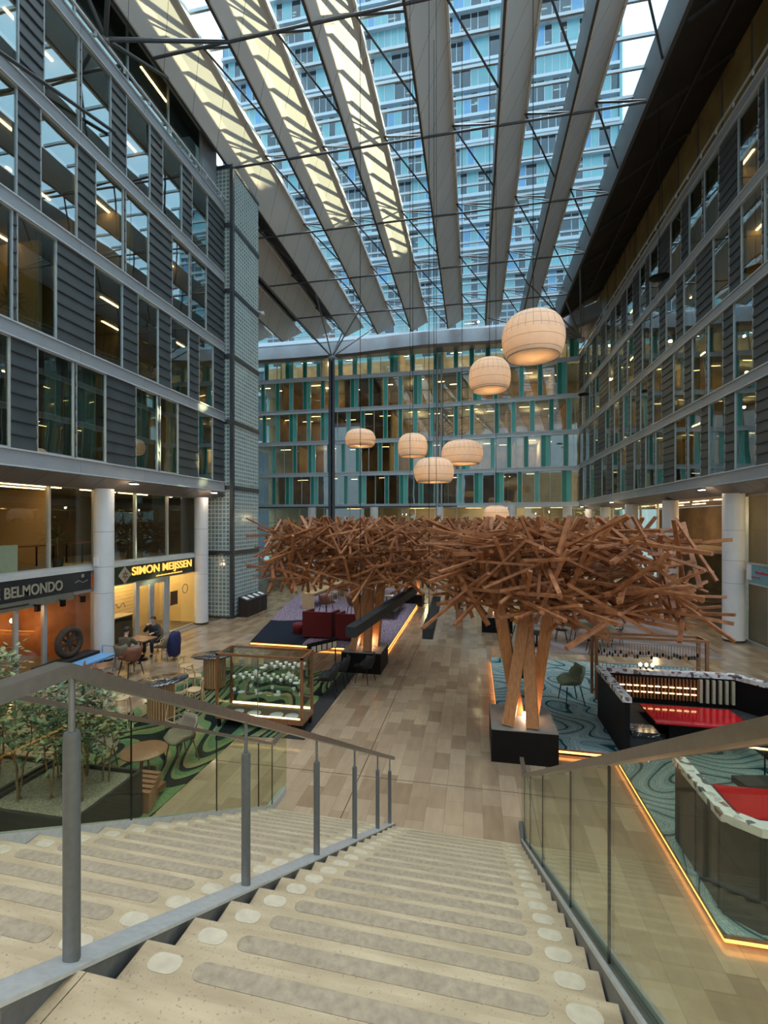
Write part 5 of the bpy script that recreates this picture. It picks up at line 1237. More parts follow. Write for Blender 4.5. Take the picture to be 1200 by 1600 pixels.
def loop_chair(label):
    c_ = thing('armchair', (0, 0, 0), label, 'chair')
    G().lathe([(0.2, 0.43), (0.235, 0.445), (0.22, 0.465), (0.001, 0.46)], (0, 0, 0), 20).build('seat', 'black_matte', c_, local=True)
    for sx_, sy_ in ((-1, 1), (1, 1), (1, -1), (-1, -1)): G().tube([(sx_ * 0.14, sy_ * 0.14, 0.44), (sx_ * 0.22, sy_ * 0.22, 0)], 0.013, 7).build('leg', 'black_matte', c_, local=True)
    G().tube([(0.27 * math.sin(t), -0.27 * math.cos(t) * 0.95, 0.72 - 0.04 * abs(math.sin(t))) for t in [(-1.9 + 3.8 * i / 14) for i in range(15)]], 0.017, 8).build('arm_rail', 'black_matte', c_, local=True)
    for t in (-1.2, -0.45, 0.45, 1.2): G().tube([(0.17 * math.sin(t), -0.17 * math.cos(t), 0.45), (0.27 * math.sin(-t * 0.6), -0.26 * math.cos(t * 0.6), 0.70)], 0.011, 6).build('back_spindle', 'black_matte', c_, local=True)
    return c_
def faced(dx, dy): return math.atan2(-dx, dy)     # local +Y towards (dx, dy)
taupe = shell_chair('taupe_fabric', 'walnut', 'x'); ut = []
place(taupe, ut, (-5.72, 8.25, 0.018), faced(-0.45, -1), 'taupe upholstered chair beside the small round wooden table', 'taupe chairs')
place(taupe, ut, (-7.0, 7.6, 0.018), faced(1, 0.2), 'taupe upholstered chair half hidden behind the planter branches', 'taupe chairs')
grn = shell_chair('olive_fabric', 'black_matte', 'x'); ug = []
place(grn, ug, (2.45, 12.55, PZ), faced(-1, -0.2), 'olive green tub chair on the teal rug', 'tub chairs on the teal rug', 1.1)
blk = shell_chair('black_soft', 'black_matte', 'x'); ub = []
place(blk, ub, (1.25, 13.0, PZ), faced(1, 0.1), 'black shell chair behind the trunk of the nearest timber tree', None)
place(blk, ub, (-3.95, 12.15, 0.018), faced(-1, -0.2), 'black shell chair right of the display case, the nearer one', 'black shell chairs')
place(blk, ub, (-3.85, 12.95, 0.018), faced(-1, 0.0), 'black shell chair beside the black plinth, the middle one', 'black shell chairs')
place(blk, ub, (-3.2, 13.45, 0), faced(-1, 0.3), 'black shell chair against the black plinth, the farthest one', 'black shell chairs')
stool = bar_stool('x'); us2 = []
for x, y, dx, dy, lb in ((-8.1, 9.45, 0.7, 0.3, 'oak bar stool at the left of the nearer high table'), (-6.75, 9.55, -0.8, 0.3, 'oak bar stool right of the nearer high table, front one'), (-6.75, 10.25, -0.7, -0.6, 'oak bar stool right of the nearer high table, rear one'),
                     (-8.1, 11.9, 1, 0, 'oak bar stool left of the farther high table'), (-7.35, 11.15, 0.1, 1, 'oak bar stool in front of the farther high table')):
    place(stool, us2, (x, y, 0.018), faced(dx, dy), lb, 'oak bar stools')
lc = loop_chair('x'); ulc = []
for x, y, dx, dy, lb in ((3.45, 19.5, 1, -0.1, 'black round backed armchair left of the oval table'), (4.3, 17.95, 0, 1, 'black round backed armchair in front of the oval table'), (5.4, 19.2, -1, 0, 'black round backed armchair right of the oval table'), (2.6, 24.4, 0.3, -1, 'black round backed armchair far behind the oval table')):
    place(lc, ulc, (x, y, 0.015), faced(dx, dy), lb, 'black armchairs around the oval table')
t_ = thing('oval_table', (4.4, 19.2, 0.015), 'oval glass green table on thin dark legs at the back right', 'table')
G().lathe([(0.95, 0.72), (1.0, 0.735), (0.95, 0.745), (0.001, 0.745)], (4.4, 19.2, 0), 32, sx=0.95, sy=0.62).build('tabletop', 'leaf_dark', t_)
for sx_, sy_ in ((-1, -1), (1, -1), (1, 1), (-1, 1)): G().tube([(4.4 + sx_ * 0.5, 19.2 + sy_ * 0.3, 0.72), (4.4 + sx_ * 0.62, 19.2 + sy_ * 0.38, 0.015)], 0.014, 6).build('leg', 'black_matte', t_)
t_ = thing('side_table', (2.4, 18.6, 0.015), 'low round black side table near the yellow armchair', 'table')
G().lathe([(0.4, 0.50), (0.42, 0.515), (0.001, 0.52)], (2.4, 18.6, 0), 28).build('tabletop', 'black_matte', t_); G().lathe([(0.22, 0.015), (0.2, 0.03), (0.03, 0.06), (0.03, 0.5)], (2.4, 18.6, 0), 16).build('pedestal', 'black_matte', t_)
ya_ = shell_chair('yellow_fabric', 'black_matte', 'x'); place(ya_, [], (1.95, 19.6, 0.015), faced(1, -0.5), 'yellow tub armchair partly behind the tree trunk', None, 1.35)
def high_table(x, y, lb, ang):
    t_ = thing('high_table', (x, y, 0.018), lb, 'table', 'high tables with slatted drum base')
    g = G(); n = 30
    for i in range(n):
        a = 2 * PI * i / n; g.box(-0.5, 0.5, -0.5, 0.5, 0, 0) if False else None
        ca, sa = math.cos(a), math.sin(a); w_ = 0.023
        g.hexa([(x + 0.28 * ca - w_ * -sa * -1, y + 0.28 * sa - w_ * ca, 0.06), (x + 0.305 * ca + w_ * sa, y + 0.305 * sa - w_ * ca, 0.06), (x + 0.305 * ca - w_ * sa, y + 0.305 * sa + w_ * ca, 0.06), (x + 0.28 * ca - w_ * sa, y + 0.28 * sa + w_ * ca, 0.06),
                (x + 0.28 * ca + w_ * sa, y + 0.28 * sa - w_ * ca, 0.93), (x + 0.305 * ca + w_ * sa, y + 0.305 * sa - w_ * ca, 0.93), (x + 0.305 * ca - w_ * sa, y + 0.305 * sa + w_ * ca, 0.93), (x + 0.28 * ca - w_ * sa, y + 0.28 * sa + w_ * ca, 0.93)])
    g.build('slatted_drum', 'oak_slat', t_)
    G().lathe([(0.27, 0.018), (0.27, 0.93)], (x, y, 0), 24).build('drum_core', 'walnut', t_)
    o = G().lathe([(0.97, 0.0), (1.0, 0.012), (0.98, 0.03), (0.001, 0.03)], (0, 0, 0), 40, sx=0.64, sy=0.43).build('tabletop', 'marble_dark', t_, local=True)
    o.location = (0, 0, 0.93 - 0.018); o.rotation_euler = (0, 0, ang)
high_table(-7.45, 9.95, 'nearer high table with dark stone oval top and slatted wooden drum', 0.9)
high_table(-7.35, 12.15, 'farther high table with dark stone oval top, left of the display case', 0.5)
t_ = thing('round_table', (-6.05, 7.6, 0.018), 'small low round table with reddish wooden top', 'table')
G().lathe([(0.39, 0.50), (0.41, 0.515), (0.40, 0.53), (0.001, 0.53)], (-6.05, 7.6, 0), 36).build('tabletop', 'plank_brown', t_)
for a in (0.5, 2.6, 4.7): G().tube([(-6.05 + 0.06 * math.cos(a), 7.6 + 0.06 * math.sin(a), 0.5), (-6.05 + 0.10 * math.cos(a), 7.6 + 0.10 * math.sin(a), 0.018)], 0.02, 8).build('leg', 'walnut', t_)
t_ = thing('slatted_bench', (-5.5, 6.95, 0.018), 'low bench of spaced wooden planks at the planter corner', 'bench')
for i in range(5):
    x, y = -5.38 - 0.06 * i + 0.12, 6.66 + 0.135 * i
    G().box(x - 0.32, x + 0.05, y, y + 0.085, 0.018, 0.36).build('plank', 'plank_brown', t_)
G().box(-5.55, -5.35, 6.66, 7.28, 0.1, 0.2).build('cross_bearer', 'walnut', t_)
# ------------------------------------------------------------------ purple rug lounge
def box_sofa(x0, x1, y0, y1, lb):
    s_ = thing('high_back_sofa', ((x0 + x1) / 2, (y0 + y1) / 2, PZ), lb, 'sofa', 'red high backed sofas')
    G().box(x0, x1, y0, y0 + 0.11, PZ + 0.06, 1.2).build('backrest', 'red_fabric', s_)
    for xa in (x0, x1 - 0.11): G().hexa([(xa, y0 + 0.11, PZ + 0.06), (xa + 0.11, y0 + 0.11, PZ + 0.06), (xa + 0.11, y1, PZ + 0.06), (xa, y1, PZ + 0.06), (xa, y0 + 0.11, 1.2), (xa + 0.11, y0 + 0.11, 1.2), (xa + 0.11, y1, 1.12), (xa, y1, 1.12)]).build('side_wing', 'red_fabric', s_)
    G().box(x0 + 0.12, x1 - 0.12, y0 + 0.12, y1 - 0.05, 0.3, 0.58).build('seat_cushion', 'red_fabric', s_)
    for xa in (x0 + 0.08, x1 - 0.08):
        for ya in (y0 + 0.08, y1 - 0.1): G().lathe([(0.02, PZ), (0.02, PZ + 0.07)], (xa, ya, 0), 8).build('leg', 'black_matte', s_)
box_sofa(-6.72, -5.5, 17.45, 18.6, 'dark red high backed sofa, the left of the two')
box_sofa(-5.3, -4.15, 17.3, 18.4, 'dark red high backed sofa, the right one behind the hanging beam')
t_ = thing('ottoman', (-7.15, 18.2, PZ), 'small dark red round stool left of the sofas', 'stool')
G().lathe([(0.2, PZ), (0.26, PZ + 0.2), (0.27, PZ + 0.38), (0.22, PZ + 0.42), (0.001, PZ + 0.42)], (-7.15, 18.2, 0), 20).build('seat', 'red_fabric', t_)
t_ = thing('work_counter', (-8.6, 25, PZ), 'long wooden work counter with raised back panel on the purple rug', 'table')
g = G()
def run(xa, ya, xb, yb, w_, z0, z1, g): return g.bar((xa, ya, (z0 + z1) / 2), (xb, yb, (z0 + z1) / 2), w_, z1 - z0)
run(-9.0, 23.3, -8.6, 28.5, 0.06, 0.55, 1.25, g); g.build('back_panel', 'oak', t_)
run(-8.62, 23.3, -8.22, 28.5, 0.66, 0.92, 0.98, G()).build('worktop', 'oak', t_)
for y in (23.35, 28.4): x = -8.62 + (y - 23.3) * 0.077; G().box(x - 0.36, x + 0.3, y - 0.03, y + 0.03, PZ, 0.92).build('end_panel', 'oak', t_)
st2 = G(); uw = []
for i, y in enumerate((24.1, 25.2, 26.3, 27.4)):
    x = -7.85 + (y - 23.3) * 0.077; o = place(stool, us2, (x, y, PZ), faced(-1, 0), 'oak bar stool at the long work counter, %s from the near end' % ('first', 'second', 'third', 'fourth')[i], 'stools at the work counter')
lt = shell_chair('brown_leather', 'black_matte', 'x'); ult = []
for x, y, dx, dy, lb in ((-5.75, 21.9, 0.2, 1, 'brown leather armchair behind the right red sofa'), (-7.2, 22.0, 0.5, 1, 'brown leather armchair behind the left red sofa'), (-5.0, 23.0, -1, 0, 'brown leather armchair right of the low tables on the purple rug')):
    place(lt, ult, (x, y, PZ), faced(dx, dy), lb, 'brown leather armchairs', 1.25)
gr_ = shell_chair('grey_fabric', 'black_matte', 'x'); place(gr_, [], (-6.35, 24.6, PZ), faced(0.2, -1), 'grey high armchair in the middle of the purple rug', None, 1.35)
for x, y, lb in ((-5.45, 24.2, 'low pale round table beside the grey armchair'), (-4.9, 26.0, 'low pale round table near the farthest timber tree')):
    t_ = thing('low_table', (x, y, PZ), lb, 'table'); G().lathe([(0.38, 0.55), (0.4, 0.57), (0.001, 0.575)], (x, y, 0), 24).build('tabletop', 'strip_pale', t_); G().lathe([(0.2, PZ), (0.03, PZ + 0.03), (0.03, 0.55)], (x, y, 0), 14).build('pedestal', 'black_matte', t_)
t_ = thing('daybed_bench', (-3.95, 23.0, PZ), 'long dark low bench along the right edge of the purple rug', 'bench')
G().box(-4.3, -3.6, 21.4, 24.6, 0.48, 0.56).build('seat', 'black_soft', t_)
for y in (21.6, 24.4): G().box(-4.25, -4.22, y - 0.02, y + 0.02, PZ, 0.48).box(-3.68, -3.65, y - 0.02, y + 0.02, PZ, 0.48).box(-4.22, -3.68, y - 0.02, y + 0.02, PZ, PZ + 0.03).build('leg_frame', 'steel_mid', t_)
# ------------------------------------------------------------------ bins, screens, back areas
for i in range(4):
    y = 21.35 + i * 0.56; b_ = thing('waste_bin', (-11.35, y + 0.26, 0), 'dark waste bin with white top flap, %s of the row of four' % ('nearest', 'second', 'third', 'farthest')[i], 'bin', 'waste bins')
    G().hexa([(-11.62, y, 0), (-11.1, y, 0), (-11.1, y + 0.52, 0), (-11.62, y + 0.52, 0), (-11.62, y, 1.0), (-11.1, y, 0.82), (-11.1, y + 0.52, 0.82), (-11.62, y + 0.52, 1.0)]).build('body', 'bin_dark', b_)
    G().hexa([(-11.5, y + 0.12, 0.965), (-11.2, y + 0.12, 0.86), (-11.2, y + 0.4, 0.86), (-11.5, y + 0.4, 0.965), (-11.5, y + 0.12, 0.985), (-11.2, y + 0.12, 0.88), (-11.2, y + 0.4, 0.88), (-11.5, y + 0.4, 0.985)]).build('flap', 'white_plastic', b_)
e_ = thing('sunken_railing', (-14.5, 30, 0), 'dark glass railing around the lower level opening at the left back', 'railing')
for (xa, ya), (xb, yb) in (((-13.6, 26.0), (-13.4, 33.5)), ((-13.6, 26.0), (-19, 26.2))):
    G().bar((xa, ya, 0.5), (xb, yb, 0.5), 0.02, 0.95).build('glass_panel', 'glass_window', e_); G().bar((xa, ya, 1.02), (xb, yb, 1.02), 0.05, 0.05).build('handrail', 'pipe_grey', e_)
for i in range(6): G().box(-13.62 + i * 0.04, -13.58 + i * 0.04, 26 + i * 1.5 - 0.02, 26 + i * 1.5 + 0.02, 0, 1.0).build('post', 'steel_dark', e_)
e_ = thing('escalator', (-16.5, 30.5, 0), 'dark escalator block behind the glass railing at the left back', 'escalator')
G().hexa([(-20, 28, 0), (-14.2, 28, 0), (-14.2, 34, 0), (-20, 34, 0), (-20, 28, 3.4), (-14.2, 28, 0.9), (-14.2, 34, 0.9), (-20, 34, 3.4)]).build('body', 'escalator_grey', e_)
G().bar((-20, 27.95, 4.2), (-14.2, 27.95, 1.7), 0.04, 0.5).build('side_panel', 'glass_window', e_); G().bar((-20, 27.95, 4.5), (-14.2, 27.95, 2.0), 0.08, 0.08).build('handrail', 'black_matte', e_)
for i, (x, y, lb) in enumerate(((-14.6, 12.7, 'dark desk behind the upper glass above the navy sign'), (-15.0, 10.4, 'dark desk behind the upper glass at far left'), (-14.8, 15.6, 'dark desk behind the upper glass above the green sign'))):
    t_ = thing('desk', (x, y, 3.25), lb, 'table')
    G().box(x - 0.4, x + 0.4, y - 0.8, y + 0.8, 3.97, 4.01).build('desktop', 'walnut', t_)
    for dx in (-0.35, 0.35):
        for dy in (-0.75, 0.75): G().box(x + dx - 0.02, x + dx + 0.02, y + dy - 0.02, y + dy + 0.02, 3.25, 3.97).build('leg', 'black_matte', t_)
for x, y, h, lb in ((-17.2, 9.6, 1.9, 'tall pale cabinet at the back of the upper shop floor, left'), (-17.2, 12.3, 1.4, 'low pale cabinet at the back of the upper shop floor')):
    t_ = thing('cabinet', (x, y, 3.25), lb, 'cabinet')
    G().box(x - 0.25, x + 0.25, y - 0.5, y + 0.5, 3.25, 3.25 + h).build('body', 'poster_paper', t_)
    for dy in (-0.25, 0.25): G().box(x + 0.25, x + 0.27, y + dy - 0.23, y + dy + 0.23, 3.3, 3.2 + h).build('door', 'strip_pale', t_)
# ------------------------------------------------------------------ plants
def leaf_cloud(g, pts, n, size, r_, spread, mats=1):
    for i in range(n):
        p = Vector(r_.choice(pts)) + Vector((r_.gauss(0, spread), r_.gauss(0, spread), r_.gauss(0, spread * 0.7)))
        d = Vector((r_.uniform(-1, 1), r_.uniform(-1, 1), r_.uniform(-0.6, 0.35))).normalized(); s_ = size * r_.uniform(0.7, 1.3)
        u = d.cross(Vector((0, 0, 1))).normalized() * s_ * 0.28; up_ = Vector((0, 0, 1)) * s_ * 0.10
        m_ = r_.randint(0, mats - 1)
        g.add([p, p + d * s_ * 0.5 + u + up_ * -0.4, p + d * s_, p + d * s_ * 0.5 - u - up_ * 0.4, p + d * s_ * 0.5 + up_], [(0, 1, 4), (1, 2, 4), (2, 3, 4), (3, 0, 4)], m_)
def sapling(x, y, z0, h, seed, lb, mats, nl=150):
    r_ = random.Random(seed); t_ = thing('planter_tree', (x, y, z0), lb, 'plant', 'slim young trees in the dark planters')
    ends = []
    for k in range(r_.choice((2, 3))):
        g = G(); p = Vector((x + r_.uniform(-.06, .06), y + r_.uniform(-.06, .06), z0)); P = [p]; lean = Vector((r_.uniform(-.1, .1), r_.uniform(-.1, .1), 0))
        for j in range(7): p = p + Vector((r_.gauss(0, .025), r_.gauss(0, .025), h * 0.86 / 7)) + lean * (h / 7); P.append(p)
        g.tube(P, [0.016 - 0.0015 * j for j in range(8)], 6)
        for j in range(3, 8):
            for q in range(2):
                e = P[j] + Vector((r_.uniform(-.28, .28), r_.uniform(-.28, .28), r_.uniform(0.02, 0.22))); g.tube([P[j], (P[j] + e) / 2 + Vector((0, 0, .02)), e], [0.006, 0.005, 0.003], 5); ends.append(e)
            ends.append(P[j]) if j > 4 else None
        g.build('trunk', 'bark', t_)
    g = G(); leaf_cloud(g, ends, nl * 2, 0.115, r_, 0.11, len(mats)); g.build('foliage', mats, t_)
def planter(x0, x1, y0, y1, h, lb):
    p_ = thing('planter_box', ((x0 + x1) / 2, (y0 + y1) / 2, 0.0), lb, 'planter', 'large dark planters by the stairs')
    g = G(); w_ = 0.05
    g.box(x0, x1, y0, y0 + w_, 0.018, h).box(x0, x1, y1 - w_, y1, 0.018, h).box(x0, x0 + w_, y0 + w_, y1 - w_, 0.018, h).box(x1 - w_, x1, y0 + w_, y1 - w_, 0.018, h)
    g.build('box', 'planter_dark', p_)
    G().box(x0 + w_, x1 - w_, y0 + w_, y1 - w_, 0.1, h - 0.06).build('gravel_bed', 'gravel', p_)
planter(-6.92, -5.3, 5.3, 6.62, 0.76, 'large dark planter with gravel, directly left of the stairs')
planter(-9.4, -7.0, 4.2, 6.62, 0.76, 'large dark planter with gravel at the left picture edge')
sp_ = [(-6.5, 6.3, 1.6), (-6.15, 5.75, 1.75), (-5.7, 6.35, 1.35), (-5.65, 5.75, 1.3), (-6.6, 5.6, 1.75), (-6.15, 6.35, 1.55), (-7.25, 5.9, 1.95), (-7.3, 5.2, 1.9), (-7.8, 6.3, 2.05), (-8.2, 5.6, 2.0), (-8.6, 6.3, 2.1), (-8.9, 5.4, 2.0), (-7.7, 4.8, 1.9)]
for i, (x, y, h) in enumerate(sp_):
    sapling(x, y, 0.70, h, 30 + i, 'slim leafy young tree in the %s dark planter' % ('near' if i < 6 else 'left'), ['leaf_pale', 'leaf'] if i > 5 or i % 2 == 0 else ['leaf', 'leaf_dark', 'leaf'], 190 if i > 5 else 120)
    # trees of the two planters form two groups
for o in [x for x in bpy.data.objects if x.name.startswith('planter_tree')]:
    o['group'] = 'young trees in the near planter' if 'near' in o['label'] else 'young trees in the left planter'
def potted(x, y, z, h, lb, spiky=False, pot='planter_dark', seed=1, ph=0.35, pr=0.17):
    r_ = random.Random(seed); t_ = thing('potted_plant', (x, y, z), lb, 'plant')
    G().lathe([(pr * 0.8, 0), (pr, ph), (pr * 0.85, ph), (pr * 0.8, ph - 0.04), (0.001, ph - 0.04)], (x, y, z), 18).build('pot', pot, t_)
    G().tube([(x, y, z + ph - 0.04), (x, y, z + ph + h * 0.55)], 0.02, 6).build('stem', 'bark', t_)
    g = G()
    if spiky:
        for i in range(46):
            a = r_.uniform(0, 2 * PI); e = r_.uniform(-0.5, 1.3); ln = h * r_.uniform(0.4, 0.6); b_ = Vector((x, y, z + ph + h * 0.55)); d = Vector((math.cos(a) * math.cos(e), math.sin(a) * math.cos(e), math.sin(e)))
            m_ = b_ + d * ln * 0.6; tip = b_ + d * ln + Vector((0, 0, -ln * 0.25)); s_ = d.cross(Vector((0, 0, 1))).normalized() * 0.018
            g.add([b_ - s_ * .5, b_ + s_ * .5, m_ + s_, m_ - s_, tip], [(0, 1, 2, 3), (3, 2, 4)])
    else: leaf_cloud(g, [(x, y, z + ph + h * k) for k in (0.3, 0.5, 0.7, 0.85)], 160, 0.14, r_, h * 0.18)
    g.build('foliage', 'leaf_dark' if spiky else 'leaf', t_)
potted(-0.67, 22.6, 0, 0.5, 'small green plant in a dark pot standing alone on the stone floor', pot='plank_brown', seed=3, ph=0.6, pr=0.2)
potted(-13.0, 10.9, ZT[1] - 0.06, 1.15, 'spiky palm behind a second row window of the left facade', True, 'white_plastic', 5)
potted(-12.9, 17.3, ZT[1] - 0.06, 1.0, 'arching leafy plant behind a second row window near the glass block tower', False, 'white_plastic', 6)
potted(-13.6, 13.0, 3.25, 1.2, 'spiky plant behind the upper glass above the navy shop sign', True, 'planter_dark', 7)
potted(-13.7, 16.4, 3.25, 1.7, 'broad leafed plant behind the upper glass above the green shop sign', False, 'planter_dark', 8)
# ------------------------------------------------------------------ seating by the left shops, people
wt = thing('cafe_table', (-11.3, 14.05, 0), 'small wooden cafe table where two people sit', 'table')
G().box(-11.75, -10.95, 13.75, 14.45, 0.71, 0.745).build('tabletop', 'plank_brown', wt)
G().lathe([(0.25, 0.0), (0.22, 0.02), (0.03, 0.05), (0.03, 0.71)], (-11.35, 14.1, 0), 14).build('pedestal', 'black_matte', wt)
place(taupe, ut, (-10.55, 14.25, 0), faced(-1, -0.2), 'taupe chair with a dark blue coat over its back, at the cafe table', None)
place(taupe, ut, (-11.5, 15.0, 0), faced(0.2, -1), 'taupe chair under the person in black jacket', None)
place(taupe, ut, (-11.15, 13.1, 0), faced(-0.1, 1), 'taupe chair under the person seen from behind', None)
place(lt, ult, (-10.5, 12.6, 0), faced(-1, 0.3), 'brown armchair in front of the white column near the planter', None, 1.1)
place(lt, ult, (-10.2, 11.0, 0), faced(0.3, 1), 'brown armchair half hidden behind the planter leaves', None, 1.1)
t_ = thing('low_table', (-10.9, 11.8, 0), 'low wooden round table between the brown armchairs by the planter', 'table'); G().lathe([(0.38, 0.50), (0.4, 0.52), (0.001, 0.525)], (-10.9, 11.8, 0), 24).build('tabletop', 'plank_brown', t_); G().lathe([(0.2, 0), (0.03, 0.03), (0.03, 0.50)], (-10.9, 11.8, 0), 14).build('pedestal', 'black_matte', t_)
def cloth_blob(cx_, cy_, cz_, w_, d_, h_, mt, nm, parent, seed=1, rz=0.0):
    r_ = random.Random(seed); n, m_ = 18, 9; vs = []
    for j in range(m_ + 1):
        v_ = j / m_
        for i in range(n):
            a = 2 * PI * i / n; fold = 1 + 0.16 * math.sin(a * 5 + v_ * 4) * (1 - v_ * 0.5); tp = (0.8 + 0.25 * math.sin(v_ * PI)) * (1 if v_ < 0.9 else 0.75)
            xx, yy = w_ / 2 * math.cos(a) * fold * tp, d_ / 2 * math.sin(a) * fold * tp
            vs.append((cx_ + xx * math.cos(rz) - yy * math.sin(rz), cy_ + xx * math.sin(rz) + yy * math.cos(rz), cz_ + h_ * v_ + 0.02 * math.sin(a * 3)))
    fs = [(j * n + i, j * n + (i + 1) % n, (j + 1) * n + (i + 1) % n, (j + 1) * n + i) for j in range(m_) for i in range(n)] + [tuple(range(n))[::-1], tuple(range(m_ * n, m_ * n + n))]
    g = G(); g.add(vs, fs, 0, True); return g.build(nm, mt, parent)
o = cloth_blob(-10.2, 14.32, 0.16, 0.36, 0.62, 0.80, 'blue_coat', 'coat', None, 3, 0.2); tag(o, 'dark blue coat hanging over the back of the cafe chair', 'coat')
bb = thing('blue_bench', (-11.6, 12.0, 0), 'light blue bench with low armrail in front of the orange shop', 'bench')
G().box(-12.05, -11.5, 11.1, 13.2, 0.42, 0.48).build('seat', 'blue_bench', bb)
for y in (11.15, 13.15):
    for x in (-12.02, -11.53): G().box(x - 0.02, x + 0.02, y - 0.02, y + 0.02, 0, 0.42).build('leg', 'blue_bench', bb)
G().tube([(-12.02, 13.15, 0.48), (-12.02, 13.15, 0.72), (-11.53, 13.15, 0.72), (-11.53, 13.15, 0.48)], 0.02, 6).build('arm_rail', 'blue_bench', bb)
o = G().box(-12.75, -12.25, 11.3, 13.3, 0, 0.5).build('window_ledge', 'black_soft'); tag(o, 'dark low ledge below the orange shop window behind the blue bench', 'bench')
wv_ = thing('woven_wheel', (-12.5, 12.35, 0.5), 'large dark woven wheel leaning behind the blue bench', 'decoration')
G().tube([(-12.5, 12.35 + 0.40 * math.cos(2 * PI * i / 28), 1.0 + 0.40 * math.sin(2 * PI * i / 28)) for i in range(29)], 0.10, 10, cap=False).build('rim', 'woven_dark', wv_)
for q in range(8):
    a = q * PI / 4 + 0.2; G().tube([(-12.5, 12.35, 1.0), (-12.5, 12.35 + 0.36 * math.cos(a), 1.0 + 0.36 * math.sin(a))], 0.045, 6).build('spoke', 'woven_dark', wv_)
def skin_obj(name, chains, mt, parent, sub=1):
    """chains: lists of (x, y, z, radius); chains starting with an int index join an earlier vertex"""
    V, Ed, Rd = [], [], []
    for ch in chains:
        prev = None
        for it in ch:
            if isinstance(it, int): prev = it; continue
            V.append(it[:3]); Rd.append(it[3])
            if prev is not None: Ed.append((prev, len(V) - 1))
            prev = len(V) - 1
    me = bpy.data.meshes.new(name); me.from_pydata(V, Ed, []); me.materials.append(MAT[mt])
    o = bpy.data.objects.new(name, me); COL.objects.link(o); o.parent = parent
    md = o.modifiers.new('skin', 'SKIN'); md.use_smooth_shade = True; ly = me.skin_vertices[0] if me.skin_vertices else None
    if ly is None:
        bpy.context.view_layer.objects.active = o; o.select_set(True); bpy.ops.mesh.customdata_skin_add(); ly = me.skin_vertices[0]; o.select_set(False)
    for i, r_ in enumerate(Rd): ly.data[i].radius = (r_, r_)
    ly.data[0].use_root = True
    sb = o.modifiers.new('sub', 'SUBSURF'); sb.levels = sub; sb.render_levels = sub; return o
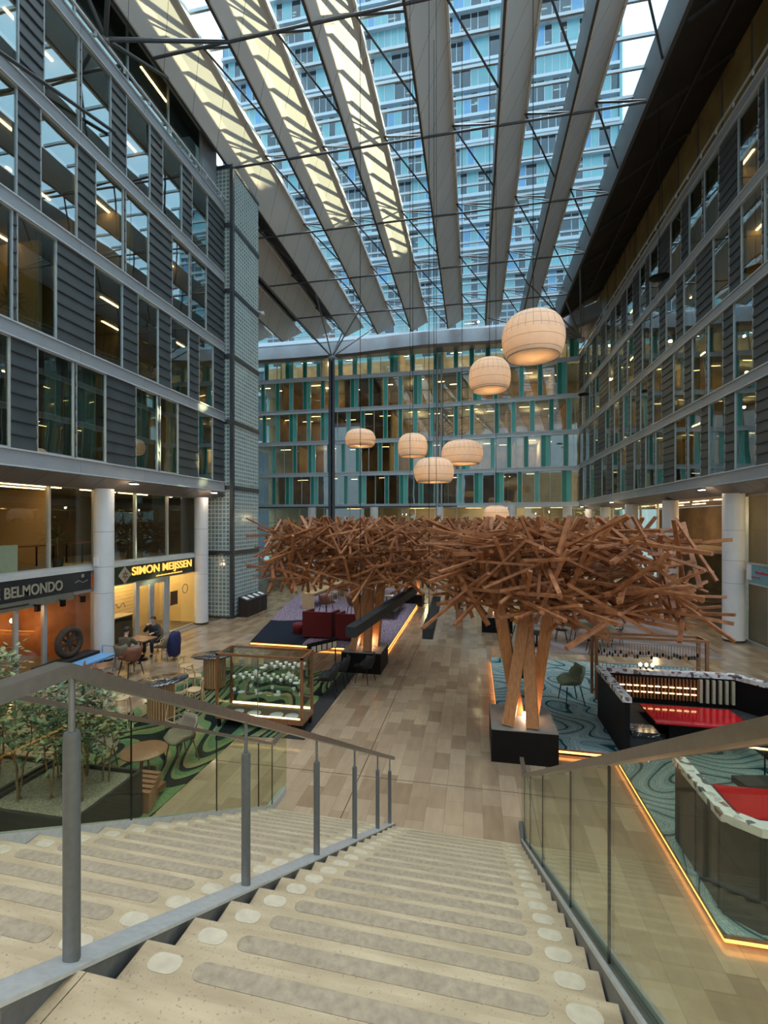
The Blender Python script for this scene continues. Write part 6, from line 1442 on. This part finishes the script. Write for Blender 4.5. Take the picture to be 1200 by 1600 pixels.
def person(loc, rz, lb, jacket, trousers, arm):
    p_ = thing('person', loc, lb, 'person', rz=rz)
    Z = 0.47
    ch = [[(0, 0, Z + 0.06, 0.13), (0, -0.02, Z + 0.22, 0.12), (0, 0.0, Z + 0.40, 0.135), (0, 0.03, Z + 0.52, 0.09), (0, 0.05, Z + 0.60, 0.05), (0, 0.07, Z + 0.68, 0.075), (0, 0.085, Z + 0.77, 0.085), (0, 0.08, Z + 0.84, 0.06)]]
    idx = 8; feet = []; handroots = []
    for s_ in (-1, 1):
        a = arm[0 if s_ < 0 else 1]
        ch.append([2, (s_ * 0.18, 0.02, Z + 0.49, 0.055), (s_ * a[0], a[1], a[2], 0.043), (s_ * a[3], a[4], a[5], 0.03), (s_ * (a[3] - 0.01), a[4] + 0.06, a[5] + 0.005, 0.032)])
        palm = idx + 3; idx += 4
        for f in range(4):
            ln = (0.055, 0.065, 0.06, 0.045)[f]; ox = (f - 1.5) * 0.02
            bx_, by_, bz_ = s_ * (a[3] - 0.01) + ox, a[4] + 0.09, a[5] + 0.004
            ch.append([palm, (bx_, by_, bz_, 0.010), (bx_, by_ + ln * 0.6, bz_ - 0.008, 0.009), (bx_, by_ + ln, bz_ - 0.03, 0.008)]); idx += 3
        bx_ = s_ * (a[3] - 0.04); ch.append([palm, (bx_, a[4] + 0.05, a[5], 0.010), (bx_ - s_ * 0.012, a[4] + 0.09, a[5] - 0.01, 0.009)]); idx += 2
        ch.append([0, (s_ * 0.1, 0.06, Z + 0.05, 0.09), (s_ * 0.13, 0.43, Z + 0.04, 0.062), (s_ * 0.14, 0.44, 0.24, 0.05), (s_ * 0.14, 0.42, 0.07, 0.036), (s_ * 0.15, 0.54, 0.035, 0.03)]); idx += 5
    body = skin_obj('body', ch, 'skin', p_)
    nose = G().lathe([(0.014, -0.02), (0.02, 0.0), (0.008, 0.03)], (0, 0.168, Z + 0.745), 8).build('nose', 'skin', p_, local=True)
    jk = [[(0, 0, Z + 0.08, 0.155), (0, -0.02, Z + 0.22, 0.15), (0, 0.0, Z + 0.40, 0.165), (0, 0.03, Z + 0.53, 0.10), (0, 0.045, Z + 0.58, 0.068)]]
    for s_ in (-1, 1):
        a = arm[0 if s_ < 0 else 1]; jk.append([2, (s_ * 0.19, 0.02, Z + 0.49, 0.078), (s_ * a[0], a[1], a[2], 0.062), (s_ * (a[0] * .15 + a[3] * .85), a[1] * .15 + a[4] * .85, a[2] * .15 + a[5] * .85, 0.048)])
    skin_obj('jacket', jk, jacket, p_)
    tr_ = [[(0, 0.0, Z + 0.07, 0.15)]]
    for s_ in (-1, 1): tr_.append([0, (s_ * 0.1, 0.07, Z + 0.05, 0.105), (s_ * 0.13, 0.44, Z + 0.04, 0.078), (s_ * 0.14, 0.45, 0.26, 0.066), (s_ * 0.14, 0.43, 0.11, 0.055)])
    skin_obj('trousers', tr_, trousers, p_)
    for s_ in (-1, 1): skin_obj('shoe', [[(s_ * 0.14, 0.42, 0.05, 0.047), (s_ * 0.145, 0.5, 0.045, 0.046), (s_ * 0.15, 0.58, 0.035, 0.034)]], 'black_matte', p_)
    g = G(); n = 20; vs = []
    for j in range(9):
        th = PI * 0.5 * j / 8 * 1.25
        for i in range(n):
            a = 2 * PI * i / n; back_ = (1 - math.sin(a)) / 2; tt = th * (0.62 + 0.45 * back_); r_ = 0.103 * (1 + 0.04 * math.sin(i * 2.7))
            vs.append((r_ * math.sin(tt) * math.cos(a), 0.078 + r_ * 1.1 * math.sin(tt) * math.sin(a), Z + 0.785 + r_ * 1.05 * math.cos(tt)))
    g.add(vs, [(j * n + i, j * n + (i + 1) % n, (j + 1) * n + (i + 1) % n, (j + 1) * n + i) for j in range(8) for i in range(n)], 0, True)
    g.build('hair', 'hair_black', p_, local=True)
    return p_
person((-11.48, 14.95, 0), faced(0.2, -1), 'person in a black jacket sitting behind the cafe table, hand raised to the face', 'jacket_black', 'trousers_dark', ((0.27, 0.2, 0.80, 0.12, 0.38, 0.80), (0.25, 0.22, 0.82, 0.06, 0.25, 1.12)))
person((-11.16, 13.15, 0), faced(-0.1, 1), 'dark haired person in an olive coat seen from behind at the cafe table', 'coat_olive', 'trousers_dark', ((0.27, 0.18, 0.78, 0.14, 0.40, 0.80), (0.27, 0.18, 0.78, 0.12, 0.40, 0.80)))
